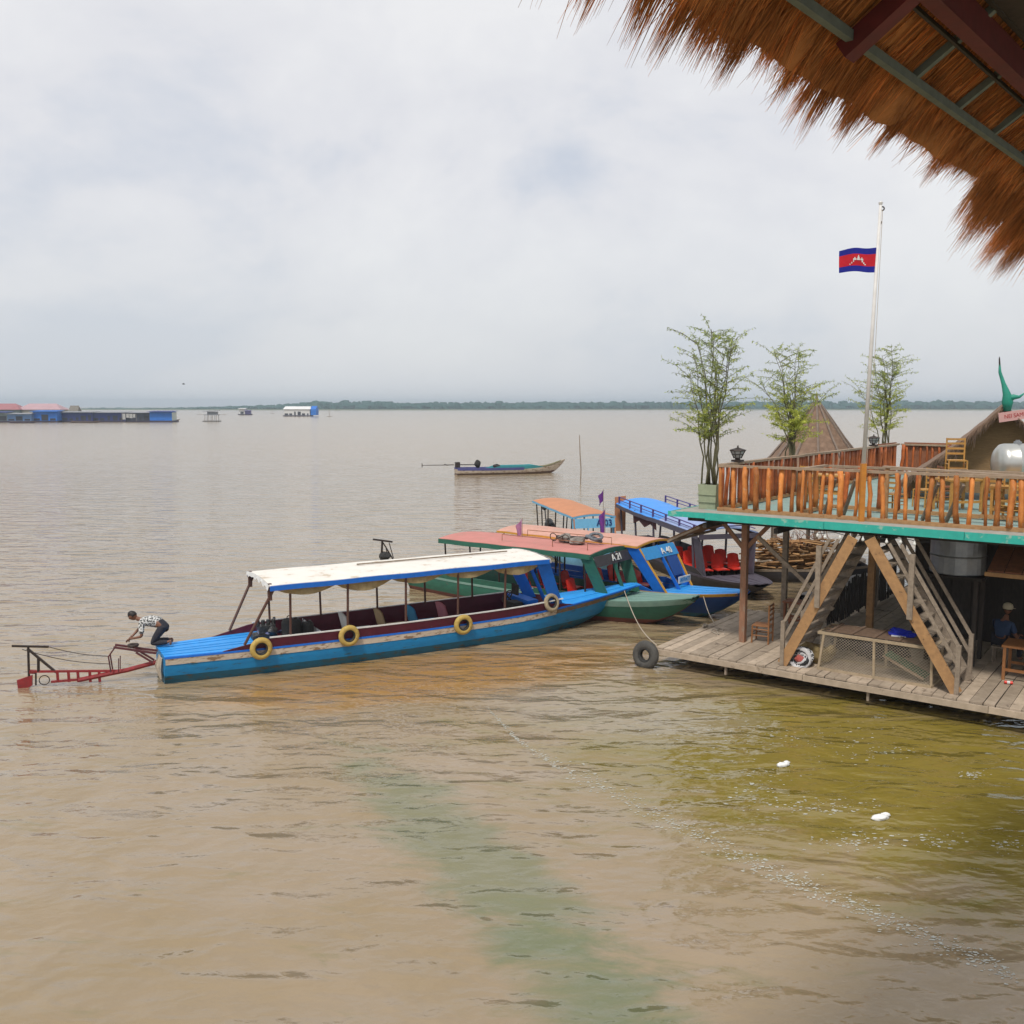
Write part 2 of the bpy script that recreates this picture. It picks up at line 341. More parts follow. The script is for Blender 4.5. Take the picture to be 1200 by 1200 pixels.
# ------------------------------------------------------------------ water
def water_material():
    m = bpy.data.materials.new('murky lake water'); m.use_nodes = True; t = m.node_tree; N = t.nodes; L = t.links.new
    b = N['Principled BSDF']; b.inputs['IOR'].default_value = 1.58; b.inputs['Roughness'].default_value = .05
    b.inputs['Specular IOR Level'].default_value = .5
    tcn = N.new('ShaderNodeTexCoord'); P = tcn.outputs['Object']
    def mapping(loc=(0, 0, 0), rot=0, scale=(1, 1, 1), ty='POINT'):
        n = N.new('ShaderNodeMapping'); n.vector_type = ty; L(P, n.inputs[0])
        n.inputs['Location'].default_value = loc; n.inputs['Rotation'].default_value = (0, 0, rot); n.inputs['Scale'].default_value = scale
        return n.outputs[0]
    def nz(vec, scale, detail=3, rough=.5, dist=0):
        n = N.new('ShaderNodeTexNoise'); L(vec, n.inputs['Vector']); n.inputs['Scale'].default_value = scale
        n.inputs['Detail'].default_value = detail; n.inputs['Roughness'].default_value = rough; n.inputs['Distortion'].default_value = dist
        return n.outputs['Fac']
    def mth(op, a, c, cl=False):
        n = N.new('ShaderNodeMath'); n.operation = op; n.use_clamp = cl
        for i, x in enumerate((a, c)):
            if isinstance(x, (int, float)): n.inputs[i].default_value = x
            else: L(x, n.inputs[i])
        return n.outputs[0]
    def mix(f, a, c):
        n = N.new('ShaderNodeMixRGB'); L(f, n.inputs['Fac'])
        for i, x in ((1, a), (2, c)):
            if isinstance(x, tuple): n.inputs[i].default_value = (*x, 1)
            else: L(x, n.inputs[i])
        return n.outputs[0]
    def patch(cx, cy, rot, rx, ry, k=.5):
        """a soft ragged patch mask for algae or for reflections painted into the water colour: 1 in the middle, 0 outside"""
        g = N.new('ShaderNodeTexGradient'); g.gradient_type = 'SPHERICAL'
        L(mapping((cx, cy, 0), rot, (rx, ry, 1), 'TEXTURE'), g.inputs[0])
        q = mth('ADD', g.outputs['Fac'], mth('MULTIPLY', mth('SUBTRACT', nz(mapping(rot=R(10), scale=(.45, 1.2, 1)), 1.1, 10, .7, .9), .5), k))
        r = N.new('ShaderNodeMapRange'); r.interpolation_type = 'SMOOTHSTEP'; L(q, r.inputs['Value']); r.inputs['From Min'].default_value = .1; r.inputs['From Max'].default_value = .65
        return r.outputs[0]
    far = mix(nz(mapping(scale=(.25, 1, 1)), .09, 4), (.31, .235, .165), (.36, .285, .21))
    silt = nz(mapping(), .35, 5, .55)
    col = mix(silt, far, (.225, .160, .062))
    col = mix(mth('MULTIPLY', patch(OL[0], OL[1], R(-32), 10.5, 6.6, 1.3), .85), col, (.19, .145, .012))  # olive water: the terrace's dark reflection painted into the colour
    col = mix(mth('MULTIPLY', patch(BR[0], BR[1], R(24), 8.0, 2.8, 1.4), .7), col, (.33, .165, .03))  # orange brown: reflection of the blue boat painted into the colour
    col = mix(mth('MULTIPLY', patch(G1[0], G1[1], R(-61), 7.0, 1.25, 1.9), .48), col, (.085, .14, .06))
    col = mix(mth('MULTIPLY', patch(G2[0], G2[1], R(-61), 2.6, 1.1, 1.6), .35), col, (.085, .14, .06))
    col = mix(mth('MULTIPLY', patch(PL[0], PL[1], R(-20), 4.2, 2.4, 1.2), .5), col, (.32, .27, .205))  # pale: silvery sky reflection painted into the base colour
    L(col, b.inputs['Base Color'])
    sy = N.new('ShaderNodeSeparateXYZ'); L(P, sy.inputs[0])
    fr = N.new('ShaderNodeMapRange'); fr.interpolation_type = 'SMOOTHSTEP'; L(sy.outputs['Y'], fr.inputs['Value']); fr.inputs['From Min'].default_value = 26; fr.inputs['From Max'].default_value = 150
    fr.inputs['To Min'].default_value = .06; fr.inputs['To Max'].default_value = .17; L(fr.outputs[0], b.inputs['Roughness'])
    # waves: slow swell, wind chop, fine ripple
    w1 = nz(mapping(rot=R(12), scale=(.32, 1, 1)), .9, 2, .5, .4)
    w2 = nz(mapping(rot=R(-14), scale=(.62, 1, 1)), 2.0, 2.0, .5, .5)
    w1b = nz(mapping(rot=R(24), scale=(.55, 1, 1)), 1.7, 2, .5, .4)
    w3 = nz(mapping(rot=R(6), scale=(.6, 1, 1)), 7.0, 2.5, .55, .3)
    calm = nz(mapping(), .16, 3, .5)
    cr = N.new('ShaderNodeMapRange'); L(calm, cr.inputs['Value']); cr.inputs['From Min'].default_value = .35; cr.inputs['From Max'].default_value = .65
    cr.inputs['To Min'].default_value = .55; cr.inputs['To Max'].default_value = 1.0
    h = mth('ADD', mth('ADD', mth('MULTIPLY', w1, .15), mth('MULTIPLY', w1b, .11)), mth('MULTIPLY', mth('ADD', mth('MULTIPLY', w2, .040), mth('MULTIPLY', w3, .020)), cr.outputs[0]))
    bp = N.new('ShaderNodeBump'); bp.inputs['Strength'].default_value = 1; bp.inputs['Distance'].default_value = 1.0
    L(h, bp.inputs['Height']); L(bp.outputs[0], b.inputs['Normal'])
    return m
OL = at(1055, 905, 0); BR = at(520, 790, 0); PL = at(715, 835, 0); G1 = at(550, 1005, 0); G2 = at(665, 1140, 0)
wm = MB()
wm.add([(-5000, -60, 0), (5000, -60, 0), (5000, 4500, 0), (-5000, 4500, 0)], [(0, 1, 2, 3)])
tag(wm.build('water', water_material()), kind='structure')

# far wooded shore: one mass of crowns
M_forest = mat('far wood foliage', (.020, .085, .070), (.012, .055, .045), .9, .15, (1, 1, 1), None, 0)
fm = MB(); rnd = random.Random(3)
for row in range(3):
    x = -620.0
    while x < 1500:
        d = 1360 + row * 26 + 90 * noise.noise(Vector((x * .002, row, 0)))
        thin = 1 if x > -300 else max(.25, (x + 620) / 320 * .8)
        r_ = rnd.uniform(5, 11); hh = (rnd.uniform(7, 10) + 1.6 * noise.noise(Vector((x * .006, 3, 1)))) * thin * (1 + .12 * row + .0002 * max(0, x))
        if thin == 1 or rnd.random() < .85:
            fm.blob((x, d + rnd.uniform(-8, 8), hh * .42), (r_, r_ * .8, hh * .62), .5, rnd.randint(0, 999), 8, 5, 2.2)
        x += r_ * rnd.uniform(.7, 1.15)
tag(fm.build('forest', M_forest), kind='stuff')
hm = MB(); rnd = random.Random(5)
prevx = -640.
secs = []
for i in range(90):
    x = -640 + i * 26; w = 5 + 4 * noise.noise(Vector((x * .01, 0, 2)))
    y = 1325 + 90 * noise.noise(Vector((x * .002, 0, 0)))
    secs.append([(x, y - w, -.3), (x, y - w * .4, 1.2 + .5 * noise.noise(Vector((x * .03, 1, 2)))), (x, y + 90, 1.6), (x, y + 95, -.3)])
hm.loft(secs)
tag(hm.build('shore', mat('reedy shore', (.12, .15, .08), (.09, .11, .06), .9, .05, (1, 1, 1), None, 0)), kind='structure')

# the air over the lake
hz_m = bpy.data.materials.new('haze'); hz_m.use_nodes = True
ht = hz_m.node_tree; ht.nodes.remove(ht.nodes['Principled BSDF'])
pv = ht.nodes.new('ShaderNodeVolumePrincipled'); pv.inputs['Color'].default_value = (.78, .9, 1, 1); pv.inputs['Density'].default_value = .00036
pv.inputs['Anisotropy'].default_value = .2
ht.links.new(pv.outputs[0], ht.nodes['Material Output'].inputs['Volume'])
hb = MB(); hb.box((0, 2215, 14.5), (10100, 4700, 31))
tag(hb.build('haze', hz_m), kind='stuff')

# ------------------------------------------------------------------ the floating terrace on the right
PO = Vector((3.55, 22.9, 0)); PA = math.atan2(-.6, .8)
PM = Matrix.Translation(PO) @ Matrix.Rotation(PA, 4, 'Z')
def W(a, b, z=0): return PM @ Vector((a, b, z))
def Lc(p): return PM.inverted() @ Vector(p)
ZD = .5; ZU = 3.88                                          # tops of the lower and the upper deck
EA, EB = .6, .5                                             # left and front edge of the upper deck

plat = thing('floating_terrace', 'two storey timber floating terrace with teal edged upper deck', 'terrace', PO, PA)
rnd = random.Random(11)
m = MB()                                                    # lower deck boards run back from the front edge
a = 0.0
while a < 15:
    w = rnd.uniform(.19, .27); L_ = 5.6 if a < 2.6 else 11.5
    cuts = [0.03, rnd.uniform(1.6, 3.6), L_ + rnd.uniform(-.06, .06)]
    for k in range(2):
        m.box((a + w / 2, (cuts[k] + cuts[k + 1]) / 2, ZD - .02 + rnd.uniform(-.006, .006)), (w - rnd.uniform(.008, .02), cuts[k + 1] - cuts[k] - .012, .04), rnd.uniform(-.004, .004))
    a += w
m.build('lower_deck', M_deckwood, plat)
m = MB()
for k in range(4):
    m.bar((k * 3.8 - .02, -.02, ZD - .10 + rnd.uniform(-.01, .01)), (k * 3.8 + 3.77, -.02 + rnd.uniform(-.01, .01), ZD - .10), .06, .13)
m.bar((-.03, -.02, ZD - .1), (-.03, 5.5, ZD - .1), .06, .12)
m.build('edge_board', M_deckwood, plat)
m = MB()
for b in (.5, 2.3, 4.4): m.bar((.1, b, ZD - .14), (15, b, ZD - .14), .1, .18)
for a in (2.85, 6.0, 9.2, 12.5): m.bar((a, .12, ZD - .17), (a, 11, ZD - .17), .1, .16)
m.build('joist', M_dark, plat)
m = MB()
for a, b in ((.8, 1.5), (3.6, 1.6), (6.7, 1.6), (9.4, 1.6), (12, 1.7), (2, 3.6), (5, 4), (9, 4), (13, 4), (4, 9), (9, 9), (13, 9)):
    m = MB(); m.lathe([(.29, -.45), (.3, -.44), (.3, .45), (.29, .46)], (a, b, .02), (1, 0, 0), 14)
    m.build('float_drum', mat('dirty float drum', (.07, .075, .08), (.03, .03, .03), .7, 6), plat)
m = MB()
for a in (1.9, 5.2, 8.4, 12.0):
    m = MB(); m.bar((a, .05, ZD - .16), (a, .05, .12), .05, .07)
    m.build('fender_peg', M_greywood, plat)
# upper deck
m = MB(); b = EB + .05
while b < 18:
    w = rnd.uniform(.2, .26); m.box(((EA + 15) / 2 + .02, b + w / 2, ZU - .02), (15 - EA, w - .008, .04)); b += w
m.build('upper_deck', M_tealdeck, plat)
m = MB(); a0 = EA - .55
for k in range(6):
    a1 = a0 + (1.0 if k == 0 else 2.9) 
    zz = ZU - .055 + rnd.uniform(-.012, .012)
    m.bar((a0 + .01, EB, zz), (a1, EB + rnd.uniform(-.012, .012), zz + rnd.uniform(-.01, .01)), .035, .17 if k else .13)
    a0 = a1
m.bar((EA - .5, EB + .03, ZU - .055), (EA - .5, 6, ZU - .055), .035, .12)
m.build('fascia', M_teal, plat)
m = MB(); m.box((EA - .2, 9.2, ZU - .025), (.62, 17.3, .04))
m.box((7.6, EB + .27, ZU + .015), (14.3, .5, .03))
m.build('edge_walk', mat('grey walkway board', (.36, .35, .31), (.27, .26, .23), .85, 4), plat)
m = MB()
for b in (.95, 2.3, 4.6, 7.2, 10, 13, 16): m.bar((EA - .2, b, ZU - .15), (15, b, ZU - .15), .09, .2)
for a in (1.0, 2.8, 5.2, 8.6, 12): m.bar((a, EB + .1, ZU - .30), (a, 17.5, ZU - .30), .1, .12)
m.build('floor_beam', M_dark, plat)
def post(a, b, w=.15, mt=M_redwood, z1=ZU - .24, brace=True):
    m = MB(); m.bar((a, b, ZD - .02), (a, b, z1), w, w)
    m.build('post', mt, plat)
    if brace:
        m = MB(); m.bar((a, b - .04, z1 - .75), (a - .62, b - .04, z1 - .08), .06, .1); m.bar((a, b + .04, z1 - .75), (a + .62, b + .04, z1 - .08), .06, .1)
        m.build('knee_brace', mt, plat)
M_gpost = mat('two tone timber post', (.34, .17, .10), (.22, .12, .075), .8, 5, (3, 3, 1), (3, .55, (.26, .2, .15)), .2)
pp = Lc(at(870, 752, ZD)); post(pp.x, pp.y, .15, M_gpost)
pp = Lc(at(1037, 735, ZD)); post(pp.x, min(pp.y, 4.2), .16, M_tanwood)
for a, b in ((1.3, 5.3), (8.6, 4.3), (12, 2.2), (3.0, 8.2), (12, 8), (3.0, 11.2), (6.5, 11.2), (12, 11.2)):
    post(a, b, .14, M_greywood, brace=b < 5)

# props that lean under the upper deck
def plank(name, label, p, q, w, h, mt, up=(0, 1, 0)):
    m = MB(); m.bar(p, q, w, h, up); return m

# staircases: near stringer, far stringer, treads, handrails
def staircase(label, a0, a1, b0, b1, mt, n=11):
    t = thing('staircase', label, 'stairs', W(a0, b0, ZD), PA)
    dz = ZU - .26 - ZD; da = a1 - a0; wd = b1 - b0
    for k, b in enumerate((0, wd)):
        m = MB(); m.bar((-.04 * math.copysign(1, da), b, .05), (da, b, dz), .05, .24, (0, 1, 0)) if 0 else m.bar((0, b, .03), (da, b, dz), .23, .05, (0, 1, 0))
        m.build('stringer', mt if k == 0 else M_greywood, t)
    for k in range(1, n):
        f = k / n; m = MB(); m.box((da * f, wd / 2, dz * f), (.24, wd - .06, .045)); m.build('tread', M_greywood, t)
    for b in (.02, wd + .03):
        for h_, nm in ((.95, 'handrail'), (.55, 'midrail')):
            m = MB(); fe = (dz - .12 - h_) / dz; m.bar((0, b, h_ + .05), (da * fe, b, dz * fe + h_ + .05), .045, .07); m.build(nm, M_greywood, t)
    for b in (-.01, wd + .03):
        m = MB(); m.bar((0, b, 0), (0, b, 1.05), .09, .09); m.build('newel', M_greywood, t)
    m = MB(); m.bar((da * .52, -.05, dz * .52 - .15), (da * .52, -.05, dz * .52 + 1.25), .11, .09); m.build('newel', M_greywood, t)
    return t
f1 = Lc(at(912, 782, ZD)); f2 = Lc(at(1120, 815, ZD))
staircase('timber staircase rising to the right beside the patterned cloth bundle', f1.x, 4.65, max(.35, f1.y), max(.35, f1.y) + 1.25, M_tanwood)
staircase('timber staircase rising to the left behind the wire cage', f2.x, 5.0, max(.35, f2.y), max(.35, f2.y) + 1.2, M_tanwood)

# railings made of logs
log_meshes = []; log_meshes2 = []
for k in range(6):
    m = MB(); rr = .045 + .011 * (k % 3); q = random.Random(k)
    m.path([(q.uniform(-.015, .015), q.uniform(-.015, .015), z) for z in (0, .28, .56, .84, 1.1)], [rr * q.uniform(.86, 1.12) for _ in range(5)], 9)
    log_meshes.append(m.mesh('baluster', M_log, True)); log_meshes2.append(m.mesh('baluster', M_log2, True))
def railing(name, label, p, q, h=1.15, sp=.28, seed=0, z=ZU + .03, jit=.05, tw=.12, solid=0, logs=None):
    p = Vector(p); q = Vector(q); d = q - p; L_ = d.length; rz = math.atan2(d.y, d.x)
    rn = random.Random(seed)
    t = thing(name, label, 'railing', W(p.x, p.y, z), PA + rz)
    for nm, zz, th, wd in (('top_rail', h - .03, .06, tw), ('bottom_rail', .045, .09, .1)):
        k = 0.0; m = MB()
        while k < L_:
            k2 = min(L_, k + rn.uniform(2.6, 3.6)); m.bar((k + .005, rn.uniform(-.01, .01), zz + rn.uniform(-.012, .012)), (k2, rn.uniform(-.01, .01), zz + rn.uniform(-.012, .012)), wd, th); k = k2
        m.build(nm, M_rail if nm == 'top_rail' else M_tanwood, t)
    x = .06
    while x < L_ - .03:
        o = obj('baluster', (logs or log_meshes)[rn.randrange(6)], t); o.location = (x, rn.uniform(-.015, .015), .07)
        o.rotation_euler = (rn.uniform(-jit, jit), rn.uniform(-jit, jit), rn.uniform(0, 6)); k_ = rn.choice((.7, .8, .9, 1, 1.05, 1.3)); o.scale = (k_, k_, (h - .1) / 1.1 * rn.uniform(.985, 1.0))
        x += sp * rn.uniform(.75, 1.25)
    if solid:
        m = MB(); k = L_ - solid
        while k < L_: m.box((k + .06, .07, h * .5 + .1), (.115, .025, h - .1)); k += .12
        m.build('board_panel', M_redwood, t)
    return t
RA, RB = 1.1, 1.12
fr_ = railing('railing', 'front log railing above the teal fascia, with the flagpole against it', (RA, RB), (14.3, RB), sp=.27, seed=2)
for x in (2.4, 2.85, 4.6, 5.1):
    m = MB(); m.bar((x, .75, .02), (x + .45, .06, .92), .06, .08); m.build('diagonal_brace', M_greywood, fr_)
railing('railing', 'long left log railing running back from the corner past the lanterns', (RA, RB + .18), (RA + .1, 16.9), sp=.24, seed=3, solid=3.2, tw=.16, logs=log_meshes2)
railing('railing', 'short log railing around the stair opening behind the front rail', (3.1, 3.3), (9.6, 3.2), h=1.1, sp=.42, seed=4, logs=log_meshes2)
railing('railing', 'log railing on the short side of the stair opening', (3.0, 1.4), (3.05, 3.25), h=1.1, sp=.36, seed=5)
railing('railing', 'log railing closing the far end of the terrace', (1.3, 16.95), (3.0, 16.95), h=1.15, sp=.22, seed=6, solid=1.6, logs=log_meshes2)

# flagpole and flag
fp = W(4.62, RB - .13, 0)
t = thing('flagpole', 'tall white flagpole standing in front of the log railing', 'flagpole', (fp.x, fp.y, ZU + .03))
top = atY(1032, 240, fp.y + .1)
tp = Vector((top.x - fp.x, .1, top.z - ZU - .03))
m = MB(); m.path([(0, 0, 1.25), tp], [.048, .032], 10); m.build('pole', mat('white pole', (.7, .69, .67), (.6, .58, .55), .5, 5), t, True)
m = MB(); m.bar((0, 0, 0), (0, 0, 1.3), .11, .1); m.build('socket_post', mat('orange square post', (.55, .22, .03), (.42, .16, .025), .6, 6), t)
m = MB(); m.torus(tp * .945 + Vector((.05, 0, .3)), (0, 1, 0), .04, .015, 10, 6); m.path([tp * .93, tp * .935 + Vector((.05, 0, .1))], .012, 6); m.build('pulley', M_iron, t)
m = MB(); m.lathe([(0, 0), (.04, .01), (.05, .05), (0, .08)], tp, (0, 0, 1), 10, False); m.build('finial', M_white, t)
m = MB(); m.path([Vector((.06, -.03, 1.3)), tp * .5 + Vector((.075, -.03, .45)), tp * .94 + Vector((.05, -.02, .3))], .006, 5); m.build('halyard', M_rope, t)

def cloth_flag(mw, w, h, sag=.1, amp=.05, bands=((0, .25, 0), (.25, .75, 1), (.75, 1, 0)), n=18):
    """flag hanging in local x from the hoist at 0 to w; z from 0 down"""
    def P(u, v):
        return Vector((w * u, amp * math.sin(u * 8 + v * 1.2) * (.3 + u), -h * v * (1 - .1 * u) - sag * u * u - .012 * math.sin(u * 7)))
    for b0, b1, mi in bands:
        mw.cur = mi
        nb = 5
        secs = [[P(i / n, b0 + (b1 - b0) * j / nb) for j in range(nb + 1)] for i in range(n + 1)]
        mw.loft(secs)
    return P
ft = thing('flag', 'red and blue national flag with white temple emblem on the tall pole', 'flag', (0, 0, 0))
hp = atY(1027, 290, fp.y + .07); ft.location = hp
m = MB(); P_ = cloth_flag(m, -(at(1027, 300, 0) - at(986, 300, 0)).length * 0 - .79, .53, .06, .045)
m.build('cloth', [M_flagblue, M_flagred], ft, True)
m = MB()
def emb(u0, v0, u1, v1):
    for s in (-1, 1):
        a_, b_, c_, d_ = [P_(u, v) + Vector((0, s * .008, 0)) for u, v in ((u0, v0), (u1, v0), (u1, v1), (u0, v1))]
        m.add([a_, b_, c_, d_], [(0, 1, 2, 3)])
emb(.28, .66, .72, .705); emb(.32, .595, .68, .66); emb(.36, .52, .64, .595)
for u, tt in ((.5, .33), (.40, .42), (.60, .42)):
    emb(u - .042, .45, u + .042, .52); emb(u - .03, tt + .05, u + .03, .45); emb(u - .013, tt - .02, u + .013, tt + .05)
m.build('emblem', M_white, ft)

# lanterns on the left railing, planters with bamboo outside it
def lantern(label, p):
    t = thing('lantern', label, 'lantern', p, PA, 'lanterns on the terrace railing'); t.scale = (.82, .82, .82)
    m = MB(); m.box((0, 0, .03), (.3, .3, .06)); m.bar((0, 0, .06), (0, 0, .12), .12); m.build('base', M_iron, t)
    m = MB()
    for i in range(8):
        c = math.cos(i * math.pi / 4); s = math.sin(i * math.pi / 4); m.bar((.13 * c, .13 * s, .12), (.24 * c, .24 * s, .34), .018)
    for z, r_ in ((.12, .14), (.23, .19), (.34, .245)): m.torus((0, 0, z), (0, 0, 1), r_, .012, 8, 5)
    m.build('cage_bars', M_iron, t)
    m = MB(); m.lathe([(.12, .125), (.22, .335)], (0, 0, 0), (0, 0, 1), 8); m.build('glass', mat('lantern glass', (.45, .47, .47), (.4, .42, .42), .25, 5), t)
    m = MB(); m.lathe([(.28, .345), (.26, .37), (.12, .41), (.03, .44), (.02, .5), (0, .51)], (0, 0, 0), (0, 0, 1), 8); m.build('cap', M_iron, t)
lp = Lc(at(877, 540, ZU + 1.18))
lantern('black iron lantern on the left railing near the front corner', W(RA + .02, 2.2, ZU + 1.19))
lantern('black iron lantern on the left railing behind the flagpole', W(RA + .08, 13.8, ZU + 1.19))

def planter(label, p, mt, w=.5, h=.62):
    t = thing('planter', label, 'planter', p, PA, 'planters along the terrace edge')
    m = MB(); o = w / 2; k = o - .04
    m.loft([[(-o * q, -o * q, z), (o * q, -o * q, z), (o * q, o * q, z), (-o * q, o * q, z)] for q, z in ((.9, 0), (1, h), (.86, h), (.84, h - .06))], True, True)
    for z in (h * .3, h * .6): m.box((0, -o - .004, z), (w * .98, .02, .03)); m.box((-o - .004, 0, z), (.02, w * .98, .03))
    m.build('box', mt, t)
    m = MB(); m.box((0, 0, h - .04), (w * .8, w * .8, .05)); m.build('soil', mat('soil', (.05, .035, .025)), t)
def bamboo(label, p, hgt, nc, seed, spread, leafy, dens):
    rn = random.Random(seed)
    t = thing('bamboo_plant', label, 'bamboo', p, 0, 'bamboo plants along the terrace edge')
    lf = [MB(), MB()]
    for c in range(nc):
        m = MB(); an = rn.uniform(0, 6.28); lean = rn.uniform(.05, 1) * spread; h_ = hgt * rn.uniform(.62, 1.0)
        b0 = Vector((rn.uniform(-.2, .2), rn.uniform(-.2, .2), 0)); pts = []
        for i in range(9):
            f = i / 8; pts.append(b0 + Vector((math.cos(an) * lean * f ** 1.8 + .04 * math.sin(i * 2 + c), math.sin(an) * lean * f ** 1.8, h_ * f - .2 * lean * f ** 3)))
        m.path(pts, [.022 * (1 - .85 * i / 8) + .003 for i in range(9)], 6)
        for i in range(int(h_ * 5.5)):
            f = rn.uniform(.22, 1) ** .75; q = f * 8; k = min(7, int(q)); base = pts[k].lerp(pts[k + 1], q - k)
            a2 = rn.uniform(0, 6.28); ln = rn.uniform(.3, .9) * (1.15 - .6 * abs(f - .6)); up = rn.uniform(.05, .75)
            tip = base + Vector((math.cos(a2) * ln, math.sin(a2) * ln, ln * up))
            midp = base.lerp(tip, .5) + Vector((0, 0, .08 * ln))
            m.path([base, midp, tip], [.007, .005, .002], 4, False)
            dn = dens * (1.9 if f < .62 else 1.1)
            for j in range(int(dn * rn.uniform(.5, 1.5) * (6 + ln * 10))):
                g = rn.uniform(.25, 1.05); c0 = (base.lerp(midp, g * 2) if g < .5 else midp.lerp(tip, g * 2 - 1))
                dd = Vector((rn.gauss(0, 1), rn.gauss(0, 1), rn.gauss(-.35, .8))).normalized() * rn.uniform(.05, .13)
                sd_ = dd.cross(Vector((rn.gauss(0, 1), rn.gauss(0, 1), rn.gauss(0, 1)))).normalized() * rn.uniform(.006, .013)
                L_ = lf[1 if (rn.random() < leafy * (1.5 if f < .62 else .5)) else 0]
                L_.add([c0, c0 + dd * .45 + sd_, c0 + dd, c0 + dd * .45 - sd_], [(0, 1, 2, 3)])
        m.build('culm', M_culm, t, True)
    lf[0].build('foliage', M_leaf, t)
    if lf[1].v: lf[1].build('young_foliage', M_leafy, t)
    return t
M_planter = mat('pale green planter', (.34, .38, .25), (.26, .3, .2), .7, 6, (1, 1, 1), (8, .62, (.42, .38, .28)), .1)
bp1 = W(.62, 1.75, ZU); planter('pale green planter box at the front left corner of the terrace', bp1, M_planter)
bamboo('tall sparse bamboo in the planter at the front left corner', bp1 + Vector((0, 0, .56)), 4.3, 11, 1, .95, .3, 2.1)
bp2 = W(.62, 7.2, ZU); planter('planter box half hidden behind the left railing, under the middle bamboo', bp2, M_planter)
bamboo('middle bamboo in front of the pointed thatched roof', bp2 + Vector((0, 0, .56)), 4.15, 11, 2, 1.25, .7, 2.6)
bp3 = W(.62, 17.2, ZU); planter('planter box behind the left railing, under the bamboo by the flagpole', bp3, M_planter)
bamboo('yellow green bamboo just right of the flagpole', bp3 + Vector((0, 0, .56)), 4.45, 10, 5, 1.1, .85, 2.4)
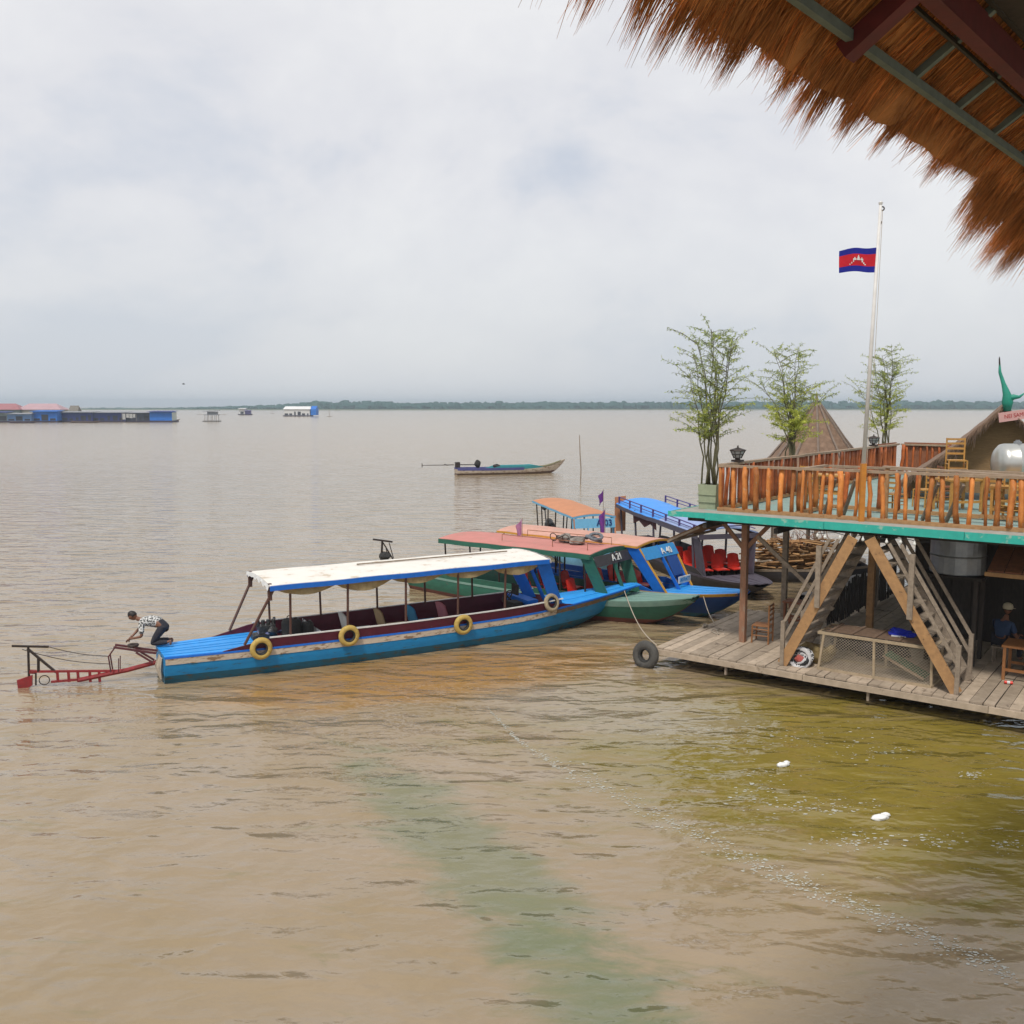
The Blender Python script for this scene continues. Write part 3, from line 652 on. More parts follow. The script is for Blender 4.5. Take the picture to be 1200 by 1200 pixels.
# ------------------------------------------------------------------ boats
def interp(st, s):
    for a, b in zip(st, st[1:]):
        if s <= b[0]:
            f = (s - a[0]) / (b[0] - a[0]); f = max(0, min(1, f))
            return [x + (y - x) * f for x, y in zip(a, b)]
    return list(st[-1])
def smooth_stations(st, n=30):
    """(s, half beam at sheer, half beam at water, sheer z) -> n smooth stations"""
    L_ = st[-1][0]; raw = [interp(st, L_ * i / n) for i in range(n + 1)]
    for _ in range(3):
        raw = [raw[0]] + [[(a + 2 * b + c) / 4 for a, b, c in zip(raw[i - 1], raw[i], raw[i + 1])] for i in range(1, n)] + [raw[-1]]
    return raw
class Boat:
    def __init__(s, name, label, stern, bow, st, group='tour boats moored beside the terrace', cat='tour boat', rake=2.6):
        s.rake = rake
        stern = Vector((stern[0], stern[1], 0)); bow = Vector((bow[0], bow[1], 0)); d = bow - stern
        s.L = d.length; s.rz = math.atan2(d.y, d.x); k = s.L / st[-1][0]
        s.st = smooth_stations([(q[0] * k,) + tuple(q[1:]) for q in st])
        s.t = thing(name, label, cat, stern, s.rz, group)
        s.M = Matrix.Translation(stern) @ Matrix.Rotation(s.rz, 4, 'Z'); s.Mi = s.M.inverted()
    def g(s, x): return interp(s.st, x)                       # s, hb, hw, zs
    def zk(s, x):
        q = s.g(x); f = max(0, (x - (s.L - s.rake)) / s.rake); return -.25 + (q[3] - .1 + .25) * min(1, f) ** 1.7
    def hb(s, x, z):
        q = s.g(x); f = max(0, min(1.3, z / q[3])); y = q[2] + (q[1] - q[2]) * f + .05 * math.sin(math.pi * min(1, f)) * min(1, q[2] * 3)
        if z < 0: y *= 1 + z
        r_ = max(0, min(1, (x - (s.L - s.rake)) / s.rake))
        if r_ > 0:
            k = s.zk(x); t = max(0, min(1, (z - k) / (q[3] - k))); y *= (1 - r_ ** .5) + r_ ** .5 * t ** .55
        return max(.012, y)
    def local(s, p): return s.Mi @ Vector(p)
    def hull(s, low, up, split=.28):
        for nm, m_, f0, f1 in (('hull', up, split, 1), ('hull_bottom', low, -.35, split)):
            m = MB(); secs = []
            for q in s.st:
                k = s.zk(q[0]); zc = min(q[3] - .02, max(q[3] * split, k)); lo, hi = (k, zc) if f0 < 0 else (zc, q[3])
                zs = [lo + (hi - lo) * j / 4 for j in range(5)]
                a = [(q[0], -s.hb(q[0], z), z) for z in zs]
                b = [(x, -y, z) for x, y, z in a]
                secs.append(a[::-1] + ([(q[0], 0, zs[0] - .02)] if f0 < 0 else []) + b if f0 < 0 else None)
                if f0 >= 0: secs[-1] = (a, b)
            if f0 < 0: m.loft(secs); m.face(range(len(secs[0])))
            else:
                m.loft([x[0] for x in secs]); m.loft([x[1][::-1] for x in secs])
                q = secs[0]; o = len(m.v); m.v.extend(Vector(p) for p in q[0] + q[1][::-1]); m.face(range(o, o + 10))
            o = m.build(nm, m_, s.t, True)
    def strip(s, nm, mt, x0, x1, d0, d1, off=.008, n=24, inner=False, taper=0):
        """band along both sides between sheer+d0 and sheer+d1"""
        m = MB(); sg = -1 if inner else 1
        for side in (-1, 1):
            secs = []
            for i in range(n + 1):
                x = x0 + (x1 - x0) * i / n; q = s.g(x); tp = 1
                if taper: tp = min(1, (x - x0) / taper + .02, (x1 - x) / taper + .02)
                y = lambda d: side * (s.hb(x, q[3] + d) + off)
                top = d0 + (d1 - d0) * tp
                yi = lambda d: side * (s.hb(x, q[3] + d) + off - .045)
                secs.append([(x, y(d0), q[3] + d0), (x, y(top), q[3] + top), (x, yi(top), q[3] + top), (x, yi(d0), q[3] + d0)])
            m.loft(secs, True, True)
        return m.build(nm, mt, s.t)
    def deck(s, nm, mt, x0, x1, dz=0.0, n=14, boards=7, inset=.02):
        m = MB()
        for k in range(boards):
            secs = []
            for i in range(n + 1):
                x = x0 + (x1 - x0) * i / n; q = s.g(x); w = max(.015, q[1] - inset)
                y0 = -w + 2 * w * k / boards + .006; y1 = -w + 2 * w * (k + 1) / boards - .006
                z = q[3] + dz + .012 * math.sin(k * 2.1)
                secs.append([(x, y0, z), (x, y1, z), (x, y1, z - .03), (x, y0, z - .03)])
            m.loft(secs, True, True)
        return m.build(nm, mt, s.t)
    def floor(s, x0, x1, z=.14, mt=None, wall=None):
        m = MB(); secs = []
        for i in range(15):
            x = x0 + (x1 - x0) * i / 14; w = s.hb(x, z) - .04; secs.append([(x, -w, z), (x, w, z)])
        m.loft(secs); m.build('floor', mt or M_dark, s.t)
        m = MB()
        for side in (-1, 1):
            secs = []
            for i in range(15):
                x = x0 + (x1 - x0) * i / 14; q = s.g(x); secs.append([(x, side * (s.hb(x, z) - .035), z), (x, side * (s.hb(x, q[3]) - .035), q[3] + .02)])
            m.loft(secs)
        for x in (x0, x1):
            q = s.g(x); w = q[1] - .03; v_ = s.hb(x, z) - .05; m.add([(x, -v_, z), (x, v_, z), (x, w, q[3]), (x, -w, q[3])], [(0, 1, 2, 3)])
        m.build('inner_wall', wall or M_maroon, s.t)
    def roof(s, mt, x0, x1, w0, w1, z0, z1, arch=.1, th=.05, trim=None, trim_h=.1, nm='roof', sag=0, ends=True):
        Z = lambda u, v: z0 + (z1 - z0) * u + arch * (1 - (2 * v - 1) ** 2) - sag * math.sin(math.pi * u) + .006 * math.sin(u * 23 + v * 5)
        Wd = lambda u: w0 + (w1 - w0) * u
        m = MB(); m.slab(lambda u, v: (x0 + (x1 - x0) * u, Wd(u) * (2 * v - 1), Z(u, v)), 26, 10, th)
        r_ = m.build(nm, mt, s.t, False)
        if trim:
            m = MB()
            for v, sg in ((0, -1), (1, 1)):
                m.loft([[(x0 + (x1 - x0) * u, sg * (Wd(u) + .005), Z(u, v) - .012), (x0 + (x1 - x0) * u, sg * (Wd(u) + .03), Z(u, v) - .012), (x0 + (x1 - x0) * u, sg * (Wd(u) + .03), Z(u, v) - trim_h), (x0 + (x1 - x0) * u, sg * (Wd(u) + .005), Z(u, v) - trim_h)] for u in [i / 20 for i in range(21)]], True, True)
            for u, sg in ((0, -1), (1, 1)) if ends else ():
                x = x0 + (x1 - x0) * u
                m.loft([[(x + sg * .005, Wd(u) * (2 * v - 1), Z(u, v) - .014), (x + sg * .03, Wd(u) * (2 * v - 1), Z(u, v) - .014), (x + sg * .03, Wd(u) * (2 * v - 1), Z(u, v) - trim_h), (x + sg * .005, Wd(u) * (2 * v - 1), Z(u, v) - trim_h)] for v in [i / 8 for i in range(9)]], True, True)
            m.build('roof_trim', trim, s.t)
        s.RZ = lambda x: z0 + (z1 - z0) * (x - x0) / (x1 - x0); s.RW = lambda x: Wd((x - x0) / (x1 - x0))
        return r_
    def posts(s, xs, mt, r_=.03, y=None, zb=0.0, side=(-1, 1)):
        for x in xs:
            for sg in side:
                q = s.g(x); yb = sg * (q[1] - .03); yt = sg * min(s.RW(x) - .06, q[1] + .06)
                m = MB(); m.tube((x, yb, q[3] + zb), (x, yt, s.RZ(x) - .02), r_, r_ * .95, 7); m.build('post', mt, s.t)
    def windshield(s, x0, x1, zt, mt, w=None, pw=.32, frame=None, mull=2, header=.28, head_mt=None, zb=None):
        """raked frame: foot at x1 on the deck, head at x0 under the roof"""
        q = s.g(x1); wb = (w or q[1]) ; wt = s.RW(x0) - .02; zb = zb if zb is not None else q[3]
        for sg in (-1, 1):
            m = MB()
            m.prism([(x1, sg * (wb - .02), zb), (x1 - pw * .9, sg * (wb - .02), zb), (x0 - pw, sg * wt, zt), (x0, sg * wt, zt)], (0, -sg * .04, 0))
            m.build('side_panel', mt, s.t)
            if frame:
                m = MB(); m.bar((x1 + .02, sg * (wb - .04), zb), (x0 + .02, sg * (wt - .02), zt), .06, .045); m.build('pillar', frame, s.t)
        for k in range(mull):
            f = (k + 1) / (mull + 1) * 2 - 1
            m = MB(); m.bar((x1, f * wb, zb), (x0, f * wt, zt), .1, .04, (0, 1, 0)); m.build('mullion', mt, s.t)
        if header:
            m = MB(); dxz = (x0 - x1) / (zt - zb)
            m.prism([(x0 + .03, -wt + .03, zt), (x0 + .03, wt - .03, zt), (x0 + .03 - dxz * header, wt - .03, zt - header), (x0 + .03 - dxz * header, -wt + .03, zt - header)], (.03, 0, 0))
            s.header = m.build('header', head_mt or mt, s.t)
        return dict(x0=x0, wt=wt, zt=zt)
def chair_seat(name, label, p, rz, mt, group, w=.42, leg=.3):
    t = thing(name, label, 'seat', p, rz, group)
    m = MB(); m.slab(lambda u, v: ((u - .5) * w, (v - .5) * w, leg + .02 * math.cos((v - .5) * 3)), 3, 6, .04); m.build('seat', mt, t)
    m = MB(); m.loft([[(-w / 2 - .12 * z + .0, (y - .5) * w * (1 - .12 * z), leg + .02 + z * .48 - .05 * (2 * y - 1) ** 2 * z) for y in (0, .25, .5, .75, 1)] for z in (0, .3, .6, 1)])
    m.loft([[(-w / 2 - .12 * z - .03, (y - .5) * w * (1 - .12 * z), leg + .02 + z * .48 - .05 * (2 * y - 1) ** 2 * z) for y in (1, .75, .5, .25, 0)] for z in (0, .3, .6, 1)])
    m.build('backrest', mt, t)
    for a in (-1, 1):
        for b in (-1, 1):
            m = MB(); m.tube((a * w * .42, b * w * .42, 0), (a * w * .38, b * w * .38, leg - .02), .02, .02, 6); m.build('leg', M_iron if mt is M_redseat else mt, t)
    return t

# ---- the big blue boat in front
ST1 = [(0, .66, .52, .67), (2.5, .9, .8, .66), (6, 1.03, .95, .66), (9.5, .98, .85, .70), (11.3, .80, .64, .78), (12.6, .58, .45, .87), (13.6, .34, .24, .96), (14.1, .24, .15, 1.0)]
stern1 = at(193, 802, 0) + Vector((-.48, .877, 0)) * .55
b1 = Boat('tour_boat', 'long blue tour boat with pale canopy, maroon sides and yellow tyre fenders', stern1, Vector((3.72, 28.6, 0)), ST1, rake=3.7)
b1.hull(M_bluelow, M_blue, .3)
b1.strip('cream_stripe', M_cream, 0.02, 10.6, -.19, -.045, .012)
b1.strip('worn_stripe', mat('bare brown hull wood', (.24, .15, .08), (.14, .09, .05), .75, 6, (1, 1, 3), (4, .55, (.03, .13, .2)), .15), 10.6, 13.4, -.17, -.045, .012)
b1.strip('rub_rail', M_trim, 0.0, 14.0, -.045, .0, .02)
b1.strip('coaming', M_maroon, 1.3, 11.2, .0, .24, .0, 30, taper=1.2)
b1.strip('coaming_cap', M_white, 2.4, 10.8, .232, .262, .008, 30)
b1.deck('stern_deck', M_sky, 0, 2.75, .01, 10, 8)
b1.deck('bow_deck', M_sky, 11.05, 14.05, .012, 14, 3)
b1.floor(2.75, 11.05, .14, mat('brown floor boards', (.16, .10, .07), (.1, .065, .045), .8, 6), M_maroon)
def b1x(px, py, side):
    """distance along boat 1 where the sight line through a pixel column meets its near/far side"""
    best = None
    for i in range(0, 1400):
        x = i * .01; q = b1.g(x); p = b1.M @ Vector((x, side * q[1], q[3]))
        k = p.x / p.y * 1.0
        e_ = abs(600 + FPX * p.x / (p.y * math.cos(PITCH) - (p.z - H) * math.sin(PITCH)) - px)
        if best is None or e_ < best[0]: best = (e_, x)
    return best[1]
rx0, rx1 = b1x(318, 0, -1) , b1x(636, 0, -1)
zc0 = atY(318, 694, (b1.M @ Vector((rx0, -1.05, 0))).y).z; zc1 = atY(636, 657, (b1.M @ Vector((rx1, -1.0, 0))).y).z
b1.roof(M_canvas, rx0 - .05, rx1 + .1, 1.12, 1.06, zc0 + .17, zc1 + .05, .07, .04, M_trim, .13, 'canopy', ends=False)
b1.posts([b1x(px, 0, -1) for px in (341, 408, 476, 537, 592)], M_brownpost, .032, zb=.0, side=(-1,))
b1.posts([b1x(px, 0, 1) for px in (316, 376, 442, 498, 553)], M_brownpost, .03, zb=.2, side=(1,))
m = MB()
for sg in (-1, 1):
    m = MB(); m.tube((rx0 + .1, sg * 1.02, b1.RZ(rx0) - .05), (rx0 - .62, sg * (b1.g(rx0 - .62)[1] - .02), .78), .035, .035, 7); m.build('strut', M_brownpost, b1.t)
    m = MB(); m.bar((rx0 - .02, sg * .98, b1.RZ(rx0) - .38), (rx0 - .02, sg * .98, b1.RZ(rx0) + .03), .09); m.build('corner_block', M_brownpost, b1.t)
for sg in (-1, 1):                                              # scalloped flaps under the canopy edge
    m = MB()
    for i in range(5):
        xa = rx0 + .15 + (rx1 - rx0 - .3) * i / 5; xb = rx0 + .15 + (rx1 - rx0 - .3) * (i + 1) / 5
        secs = []
        for j in range(9):
            f = j / 8; x = xa + (xb - xa) * f; z = b1.RZ(x) - .13; sag = (.16 + .05 * (i % 3 == 1)) * math.sin(math.pi * f) ** .7
            secs.append([(x, sg * 1.05, z + .02), (x, sg * (1.03 - .06 * math.sin(f * 9)), z - sag - .02)])
        m.loft(secs)
    m.build('canvas_flap', M_flap, b1.t)
for xe, sg in ((rx0 - .07, -1), (rx1 + .12, 1)):                 # ragged hem at both ends of the canopy
    m = MB(); m.loft([[(xe, y, b1.RZ(xe) + .085 - .07 * (y / 1.1) ** 2), (xe + sg * .03, y, b1.RZ(xe) + .01 - .07 * (y / 1.1) ** 2 - .05 * abs(math.sin(y * 7)) - .03 * math.sin(y * 17)), ] for y in [-1.12 + .07 * i for i in range(33)]])
    m.build('canopy_hem', M_white, b1.t)
m = MB(); m.bar((rx0 + 2.6, .2, b1.RZ(rx0 + 2.6) + .1), (rx1 - .6, .1, b1.RZ(rx1 - .6) + .115), .035); m.build('roof_pole', M_greywood, b1.t)
b1.windshield(rx1 + .12, rx1 + .75, b1.RZ(rx1) - .05, M_trim, None, .42, None, 2, 0)
m = MB(); m.box((rx1 - .15, 0, .58), (.35, 1.2, .85)); m.build('dashboard', M_trim, b1.t)
m = MB(); m.box((rx1 - .55, -.25, .78), (.3, .42, .34)); m.box((rx1 - .53, -.25, 1.3), (.05, .34, .3)); m.build('instrument_box', M_black, b1.t)
m = MB(); m.torus((rx1 - .5, .28, 1.0), (-.8, 0, .6), .19, .018, 20, 6)
for k in range(3): m.tube((rx1 - .5, .28, 1.0), Vector((rx1 - .5, .28, 1.0)) + Matrix.Rotation(k * 2.09, 3, Vector((-.8, 0, .6)).normalized()) @ Vector((0, .19, 0)), .012, .012, 5)
m.tube((rx1 - .5, .28, 1.0), (rx1 - .25, .28, .75), .025, .025, 6)
m.build('steering_wheel', M_black, b1.t)
ex = b1x(338, 0, 0) - .25
m = MB(); m.box((ex - .35, .05, .55), (.55, .42, .5)); m.box((ex - .3, .05, .9), (.4, .3, .22))
for k in range(4): m.lathe([(.05, 0), (.05, .16)], (ex - .5 + k * .13, .05, .98), (0, 0, 1), 8)
m.tube((ex - .05, .2, .6), (ex - .05, .2, 1.15), .035, .035, 7); m.lathe([(.13, -.04), (.13, .04)], (ex - .62, .05, .7), (1, 0, 0), 14)
m.tube((ex - .75, .0, .5), (.1, 0, .5), .03, .03, 6); m.blob((ex - .2, -.2, .9), (.12, .1, .1), .3, 3)
m.build('engine', M_engine, b1.t)
def drum(label, p, r_, h):
    t = thing('fuel_drum', label, 'drum', p)
    m = MB(); m.lathe([(r_ * .95, 0), (r_, .02), (r_, h * .32), (r_ * 1.03, h * .34), (r_, h * .36), (r_, h * .64), (r_ * 1.03, h * .66), (r_, h * .68), (r_, h * .93), (r_ * .8, h), (r_ * .3, h * 1.01)], (0, 0, 0), (0, 0, 1), 18)
    m.build('body', M_black, t, False)
    m = MB(); m.lathe([(.04, 0), (.04, .05)], (r_ * .4, 0, h), (0, 0, 1), 8); m.torus((-.05, 0, h + .03), (0, 1, 0), .06, .012, 10, 5); m.build('cap', M_iron, t)
drum('black fuel drum standing beside the engine of the blue boat', b1.M @ Vector((ex + .28, -.2, .14)), .25, 1.0)
drum('smaller black fuel drum just right of the big one in the blue boat', b1.M @ Vector((ex + .66, -.3, .14)), .16, .9)
m = MB(); m.prism([(ex + .85, -.8, .15), (ex + 1.75, -.8, .15), (ex + .85, -.8, .9)], (0, 1.6, 0)); m.build('engine_cover', M_white, b1.t)
bits = ['white', 'wood', 'blue', 'pink']
cm = {'white': M_white, 'wood': mat('pale plywood', (.5, .36, .2), (.42, .3, .17), .7, 8), 'blue': mat('blue cushion', (.06, .32, .6), (.05, .27, .5), .7, 8), 'pink': mat('pink cushion', (.6, .2, .22), (.5, .17, .2), .7, 8)}
lb = {'white': 'white seat, the one nearest the stern inside the blue boat', 'wood': 'pale wooden seat inside the blue boat between the white and blue seats',
      'blue': 'blue cushioned seat inside the blue boat under its canopy', 'pink': 'pink cushioned seat in the blue boat nearest its windshield'}
for c_, px in zip(bits, (425, 466, 503, 538)):
    x = b1x(px, 0, -.3); chair_seat('seat', lb[c_], b1.M @ Vector((x, -.15, .14)), b1.rz, cm[c_], 'seats inside the blue boat', .72, .5)
# rudder and long tail drive at the stern
A0 = b1.M @ Vector((-.02, 0, 0)); A1 = at(25, 806, 0); nn = (A1 - A0).cross(Vector((0, 0, 1))).normalized()
def rp_(x, y, off=0):
    d = ray(x, y); o = Vector((0, 0, H)); k = (A0 - o).dot(nn) / d.dot(nn)
    return b1.Mi @ (o + d * k + nn * off)
m = MB(); m.path([rp_(194, 773), rp_(150, 785), rp_(92, 797)], .055, 8); m.bar(rp_(140, 786), rp_(34, 787), .05); m.bar(rp_(95, 796), rp_(60, 799), .05)
for x in (67, 80, 91, 105, 116): m.bar(rp_(x, 786), rp_(x + 1, 799), .06)
m.bar(rp_(34, 787), rp_(42, 788, .05), .08); m.build('drive_shaft', M_redpaint, b1.t)
m = MB(); m.prism([rp_(20, 797, -.03), rp_(38, 791, -.03), rp_(38, 803, -.03), rp_(22, 812, -.03)], (b1.Mi.to_3x3() @ nn) * .06); m.build('rudder_blade', M_redpaint, b1.t)
m = MB(); m.tube(rp_(33, 758), rp_(34, 796), .03, .03, 6); m.bar(rp_(32, 760), rp_(66, 788), .05); m.tube(rp_(45, 771), rp_(45, 787), .035, .035, 6); m.bar(rp_(14, 757), rp_(57, 758), .045, .045)
m.torus(rp_(52, 797), (.2, 1, 0), .11, .012, 14, 5); m.tube(rp_(42, 788), rp_(42, 803), .02, .02, 5)
m.build('tiller_frame', M_iron, b1.t)
m = MB()
for off in (-.12, .12):
    m.tube(rp_(131, 786, off), rp_(128, 768, off), .018, .018, 6); m.tube(rp_(128, 768, off), rp_(136, 757, off), .018, .018, 6)
    m.bar(rp_(134, 757, off), rp_(184, 764, off), .045); m.bar(rp_(184, 764, off), rp_(158, 761, off), .04)
    m.tube(rp_(140, 786, off), rp_(140, 770, off), .012, .012, 5); m.bar(rp_(160, 763, off), rp_(180, 775, off), .04)
m.build('stern_bracket', mat('dark red bracket', (.12, .03, .035), (.07, .025, .03), .6, 10), b1.t)
m = MB(); m.torus(rp_(156, 756), (0, 0, 1), .1, .035, 14, 7); m.build('pulley', M_iron, b1.t)
m = MB()
for a, b, sg in (((57, 758), (128, 769), 2.5), ((26, 761), (128, 778), 4)):
    m.path([rp_(a[0] + (b[0] - a[0]) * i / 8, a[1] + (b[1] - a[1]) * i / 8 + sg * math.sin(math.pi * i / 8)) for i in range(9)], .009, 4)
m.build('steering_cable', M_iron, b1.t)
m = MB()
for k in range(9):
    m.path([(-.03, -.45 + k * .05, .6), (-.07 - .02 * (k % 3), -.45 + k * .05 + .03 * math.sin(k), .35), (-.05, -.42 + k * .045, .1)], .022, 5)
m.build('rope_bundle', M_rope, b1.t)
m = MB()
for k in range(4): m.path([(2.5 + .1 * k, .7, .7), (2.75, .45 - .1 * k, .74), (3.0, .2, .72 + .02 * k)], .025, 5)
m.blob((2.55, .05, .8), (.22, .16, .12), .5, 4); m.build('cloth', mat('rumpled blue cloth', (.25, .3, .5), (.1, .1, .25), .9, 9), b1.t)

def tyre(label, p, axis, Rr, r_, mt, group='tyre fenders hung on the boats and terrace'):
    t = thing('tyre', label, 'tyre', p, 0, group)
    m = MB(); m.torus((0, 0, 0), axis, Rr, r_, 26, 10, .95); m.build('tread', mt, t, True)
    m = MB(); m.torus((0, 0, 0), axis, Rr - r_ * .72, r_ * .42, 24, 8, 1.9); m.build('inner_bead', M_black, t, True)
    return t
nv = (b1.M.to_3x3() @ Vector((0, -1, 0)))
for px, py, lab in ((306, 760, 'yellow tyre fender nearest the stern of the blue boat'), (409, 745, 'middle yellow tyre fender on the side of the blue boat'), (543, 732, 'yellow tyre fender nearest the bow of the blue boat')):
    x = b1x(px, 0, -1); q = b1.g(x); yy = b1.hb(x, q[3]) + .13
    w = b1.M @ Vector((x, -yy, 0)); w = atY(px, py, w.y)
    tyre(lab, w, nv, .2, .075, M_tyre_y)
    lw = b1.local(w)
    m = MB(); m.path([(lw.x, lw.y + .05, lw.z + .16), (lw.x, lw.y + .11, q[3] + .24), (lw.x, lw.y + .2, q[3] + .25)], .014, 5); m.build('fender_rope', M_rope, b1.t)
x = b1x(647, 0, -1); w = b1.M @ Vector((x - .05, -b1.g(x)[1] - .05, b1.g(x)[3] + .2)); tyre('grey tyre leaning on the bow deck corner of the blue boat', w, nv + Vector((.2, 0, .25)), .2, .065, M_tyre_g)

# ---- green boat behind it
ST2 = [(0, .7, .55, .62), (3, .98, .85, .6), (7, 1.05, .92, .6), (9.5, .95, .7, .66), (11.2, .66, .5, .8), (12.2, .3, .2, .95)]
b2 = Boat('tour_boat', 'dark green tour boat with rose red roof and red oxide bottom', (-3.32, 33.48), (5.35, 26.88), ST2)
b2.hull(M_boot, M_green, .22)
b2.strip('rub_rail', M_pgreen, 0, 10.8, -.05, .02, .015)
b2.strip('gunwale', M_pgreen, 8.2, 10.85, -.16, -.05, .012)
b2.strip('coaming', M_green, 1.2, 8.3, .02, .2, 0, 26, taper=.5)
b2.deck('stern_deck', M_pgreen, 0, 1.6, .01, 6, 6); b2.deck('bow_deck', M_pgreen, 8.5, 10.9, .03, 12, 6)
b2.floor(1.6, 8.5, .14, M_dark, M_green)
b2.roof(M_rose, 1.9, 7.95, 1.1, 1.1, 2.03, 2.06, .08, .05, M_green, .16)
b2.posts([2.05, 3.2, 4.4, 5.6, 6.8, 7.7], M_iron, .03, zb=.1)
b2.windshield(8.0, 8.55, 1.98, M_green, None, .45, None, 1, .3, M_char)
text('boat_number', 'A 21', .3, M_white, b2.header, (8.16, .1, 1.85), (R(66), 0, R(90)), .012)
m = MB()
for y in (-.5, .5):
    m.path([(4.3, y * 1.4, 2.12), (4.3, y * 1.4, 2.32), (7.6, y * 1.4, 2.34), (7.6, y * 1.4, 2.1)], .012, 5)
    m.tube((6.3, y * 1.4, 2.1), (6.3, y * 1.4, 2.3), .012, .012, 5)
m.build('roof_rack', mat('rusty rack', (.3, .13, .06), (.2, .08, .04), .7, 8), b2.t)
t = thing('junk_pile', 'dark tangle of poles and bags lying on the rose red roof', 'junk', b2.M @ Vector((6.6, .2, 2.15)), b2.rz)
m = MB(); m.bar((-.9, .2, .1), (.2, .35, .12), .1, .08); m.build('board', M_char, t)
m = MB(); m.blob((-.35, -.1, .1), (.32, .2, .14), .5, 2); m.blob((.2, -.25, .1), (.26, .22, .12), .5, 5); m.build('bag', mat('mottled sacking', (.12, .1, .09), (.3, .28, .25), .9, 7), t)
m = MB(); m.torus((.5, .25, .14), (.3, .2, 1), .24, .06, 18, 7, .8); m.torus((.6, .2, .22), (.2, -.3, 1), .2, .05, 18, 7); m.build('coil', mat('dark coil', (.08, .09, .1), (.2, .22, .25), .8, 12), t)
m = MB(); m.tube((-.7, -.3, .05), (-.2, -.45, .25), .02, .02, 5); m.torus((-.75, -.2, .14), (0, 1, .2), .13, .015, 14, 5); m.torus((-.2, -.3, .14), (0, 1, .2), .13, .015, 14, 5); m.build('wheel', M_iron, t)
# stern tiller of the green boat
Q = lambda x, y: b2.Mi @ atY(x, y, 33.7)
m = MB(); m.path([Q(447, 655), Q(448, 633)], .04, 6); m.bar(Q(437, 632), Q(460, 635), .06, .06); m.tube(Q(449, 636), Q(461, 656), .025, .025, 5); m.tube(Q(452, 640), Q(455, 656), .02, .02, 5); m.tube(Q(447, 670), Q(447, 655), .05, .05, 6); m.tube(Q(456, 636), Q(461, 654), .018, .018, 5)
m.bar(Q(447, 668), (0.1, 0, .55), .08); m.build('tiller_frame', M_iron, b2.t)
m = MB(); m.blob(Q(451, 652), (.24, .2, .16), .3, 8); m.build('tiller_weight', M_black, b2.t)

# ---- blue and yellow boat with the next roof
ST3 = [(0, .6, .5, .66), (3, .8, .7, .63), (7, .84, .74, .63), (9.5, .8, .66, .68), (11.2, .7, .5, .8), (12.2, .34, .22, .92)]
b3 = Boat('tour_boat', 'blue tour boat with yellow edged foredeck and pink roof', (-1.3, 34.95), (7.0, 27.7), ST3)
b3.hull(M_bluelow, mat('deep blue paint', (.012, .07, .26), (.01, .05, .2), .5, 4, (1, 1, 2), (7, .65, (.05, .08, .12)), .1), .2)
b3.strip('rub_rail', M_yellow, 5.5, 10.95, -.06, .03, .02); b3.strip('coaming', M_trim, 1.2, 8.3, .03, .22, 0, 26, taper=.5)
b3.deck('stern_deck', M_sky, 0, 1.6, .01, 6, 6); b3.deck('bow_deck', M_sky, 8.4, 10.95, .03, 12, 5)
b3.floor(1.6, 8.4, .14, M_dark, M_trim)
b3.roof(M_pink, 1.9, 7.8, 1.0, 1.0, 2.1, 2.12, .1, .05, M_yellow, .07)
b3.posts([2.05, 3.2, 4.4, 5.6, 6.8], M_iron, .03, zb=.1)
b3.windshield(7.85, 8.75, 2.04, M_trim, .8, .5, M_yellow, 1, .34, mat('sign blue', (.03, .26, .6), (.025, .22, .5), .5, 8))
text('boat_number', 'A 40', .32, M_white, b3.header, (8.06, .3, 1.86), (R(54), 0, R(90)), .012)
m = MB(); m.box((8.66, .45, .98), (.03, .7, .22)); pn = m.build('number_plate', M_white, b3.t)
text('plate_letters', '0070477', .17, M_blue, pn, (8.68, .45, .98), (R(88), 0, R(90)), .004)
m = MB(); m.prism([(8.42, .2, 1.1), (8.42, .74, 1.1), (8.1, .8, 1.7), (8.1, .2, 1.7)], (.02, 0, 0)); m.build('door_panel', mat('deep blue panel', (.012, .07, .3), (.01, .06, .24), .4, 5), b3.t)
m = MB(); m.tube((8.5, -.6, .95), (7.0, -.5, 1.5), .04, .04, 6); m.build('gangpole', M_greywood, b3.t)

# ---- light blue boat further back
ST4 = [(0, .6, .5, .62), (3, .85, .75, .6), (6, .92, .8, .6), (8, .8, .65, .66), (9.6, .25, .15, .9)]
b4 = Boat('tour_boat', 'small light blue tour boat with orange roof, farthest back of the group', (1.57, 43.87), (3.9, 34.1), ST4)
b4.hull(M_bluelow, M_ltblue, .15); b4.strip('rub_rail', M_white, 0, 9.5, -.05, .03, .015); b4.strip('coaming', M_ltblue, .8, 7.3, .03, .2, 0, 20, taper=.4)
b4.deck('stern_deck', M_ltblue, 0, 1, .01, 5, 5); b4.deck('bow_deck', M_ltblue, 7.3, 10.0, .03, 8, 5); b4.floor(1, 7.3, .14, M_dark, M_ltblue)
b4.roof(M_orange, 1.0, 7.2, .88, .88, 2.18, 2.14, .1, .05, M_ltblue, .09)
b4.posts([1.2, 2.3, 3.4, 4.6, 5.8, 6.9], M_iron, .03, zb=.1)
b4.windshield(7.25, 7.6, 2.06, M_ltblue, None, .3, M_orange, 2, .36, M_ltblue)
text('boat_number', 'A 03', .34, mat('navy lettering', (.01, .03, .16)), b4.header, (7.38, .38, 1.89), (R(75), 0, R(90)), .012)
m = MB(); m.blob((.4, .1, .95), (.28, .25, .25), .5, 3); m.tube((.2, 0, .8), (-.1, 0, 1.7), .03, .03, 6); m.blob((-.1, 0, 1.75), (.14, .14, .16), .2, 5); m.build('engine', M_engine, b4.t)

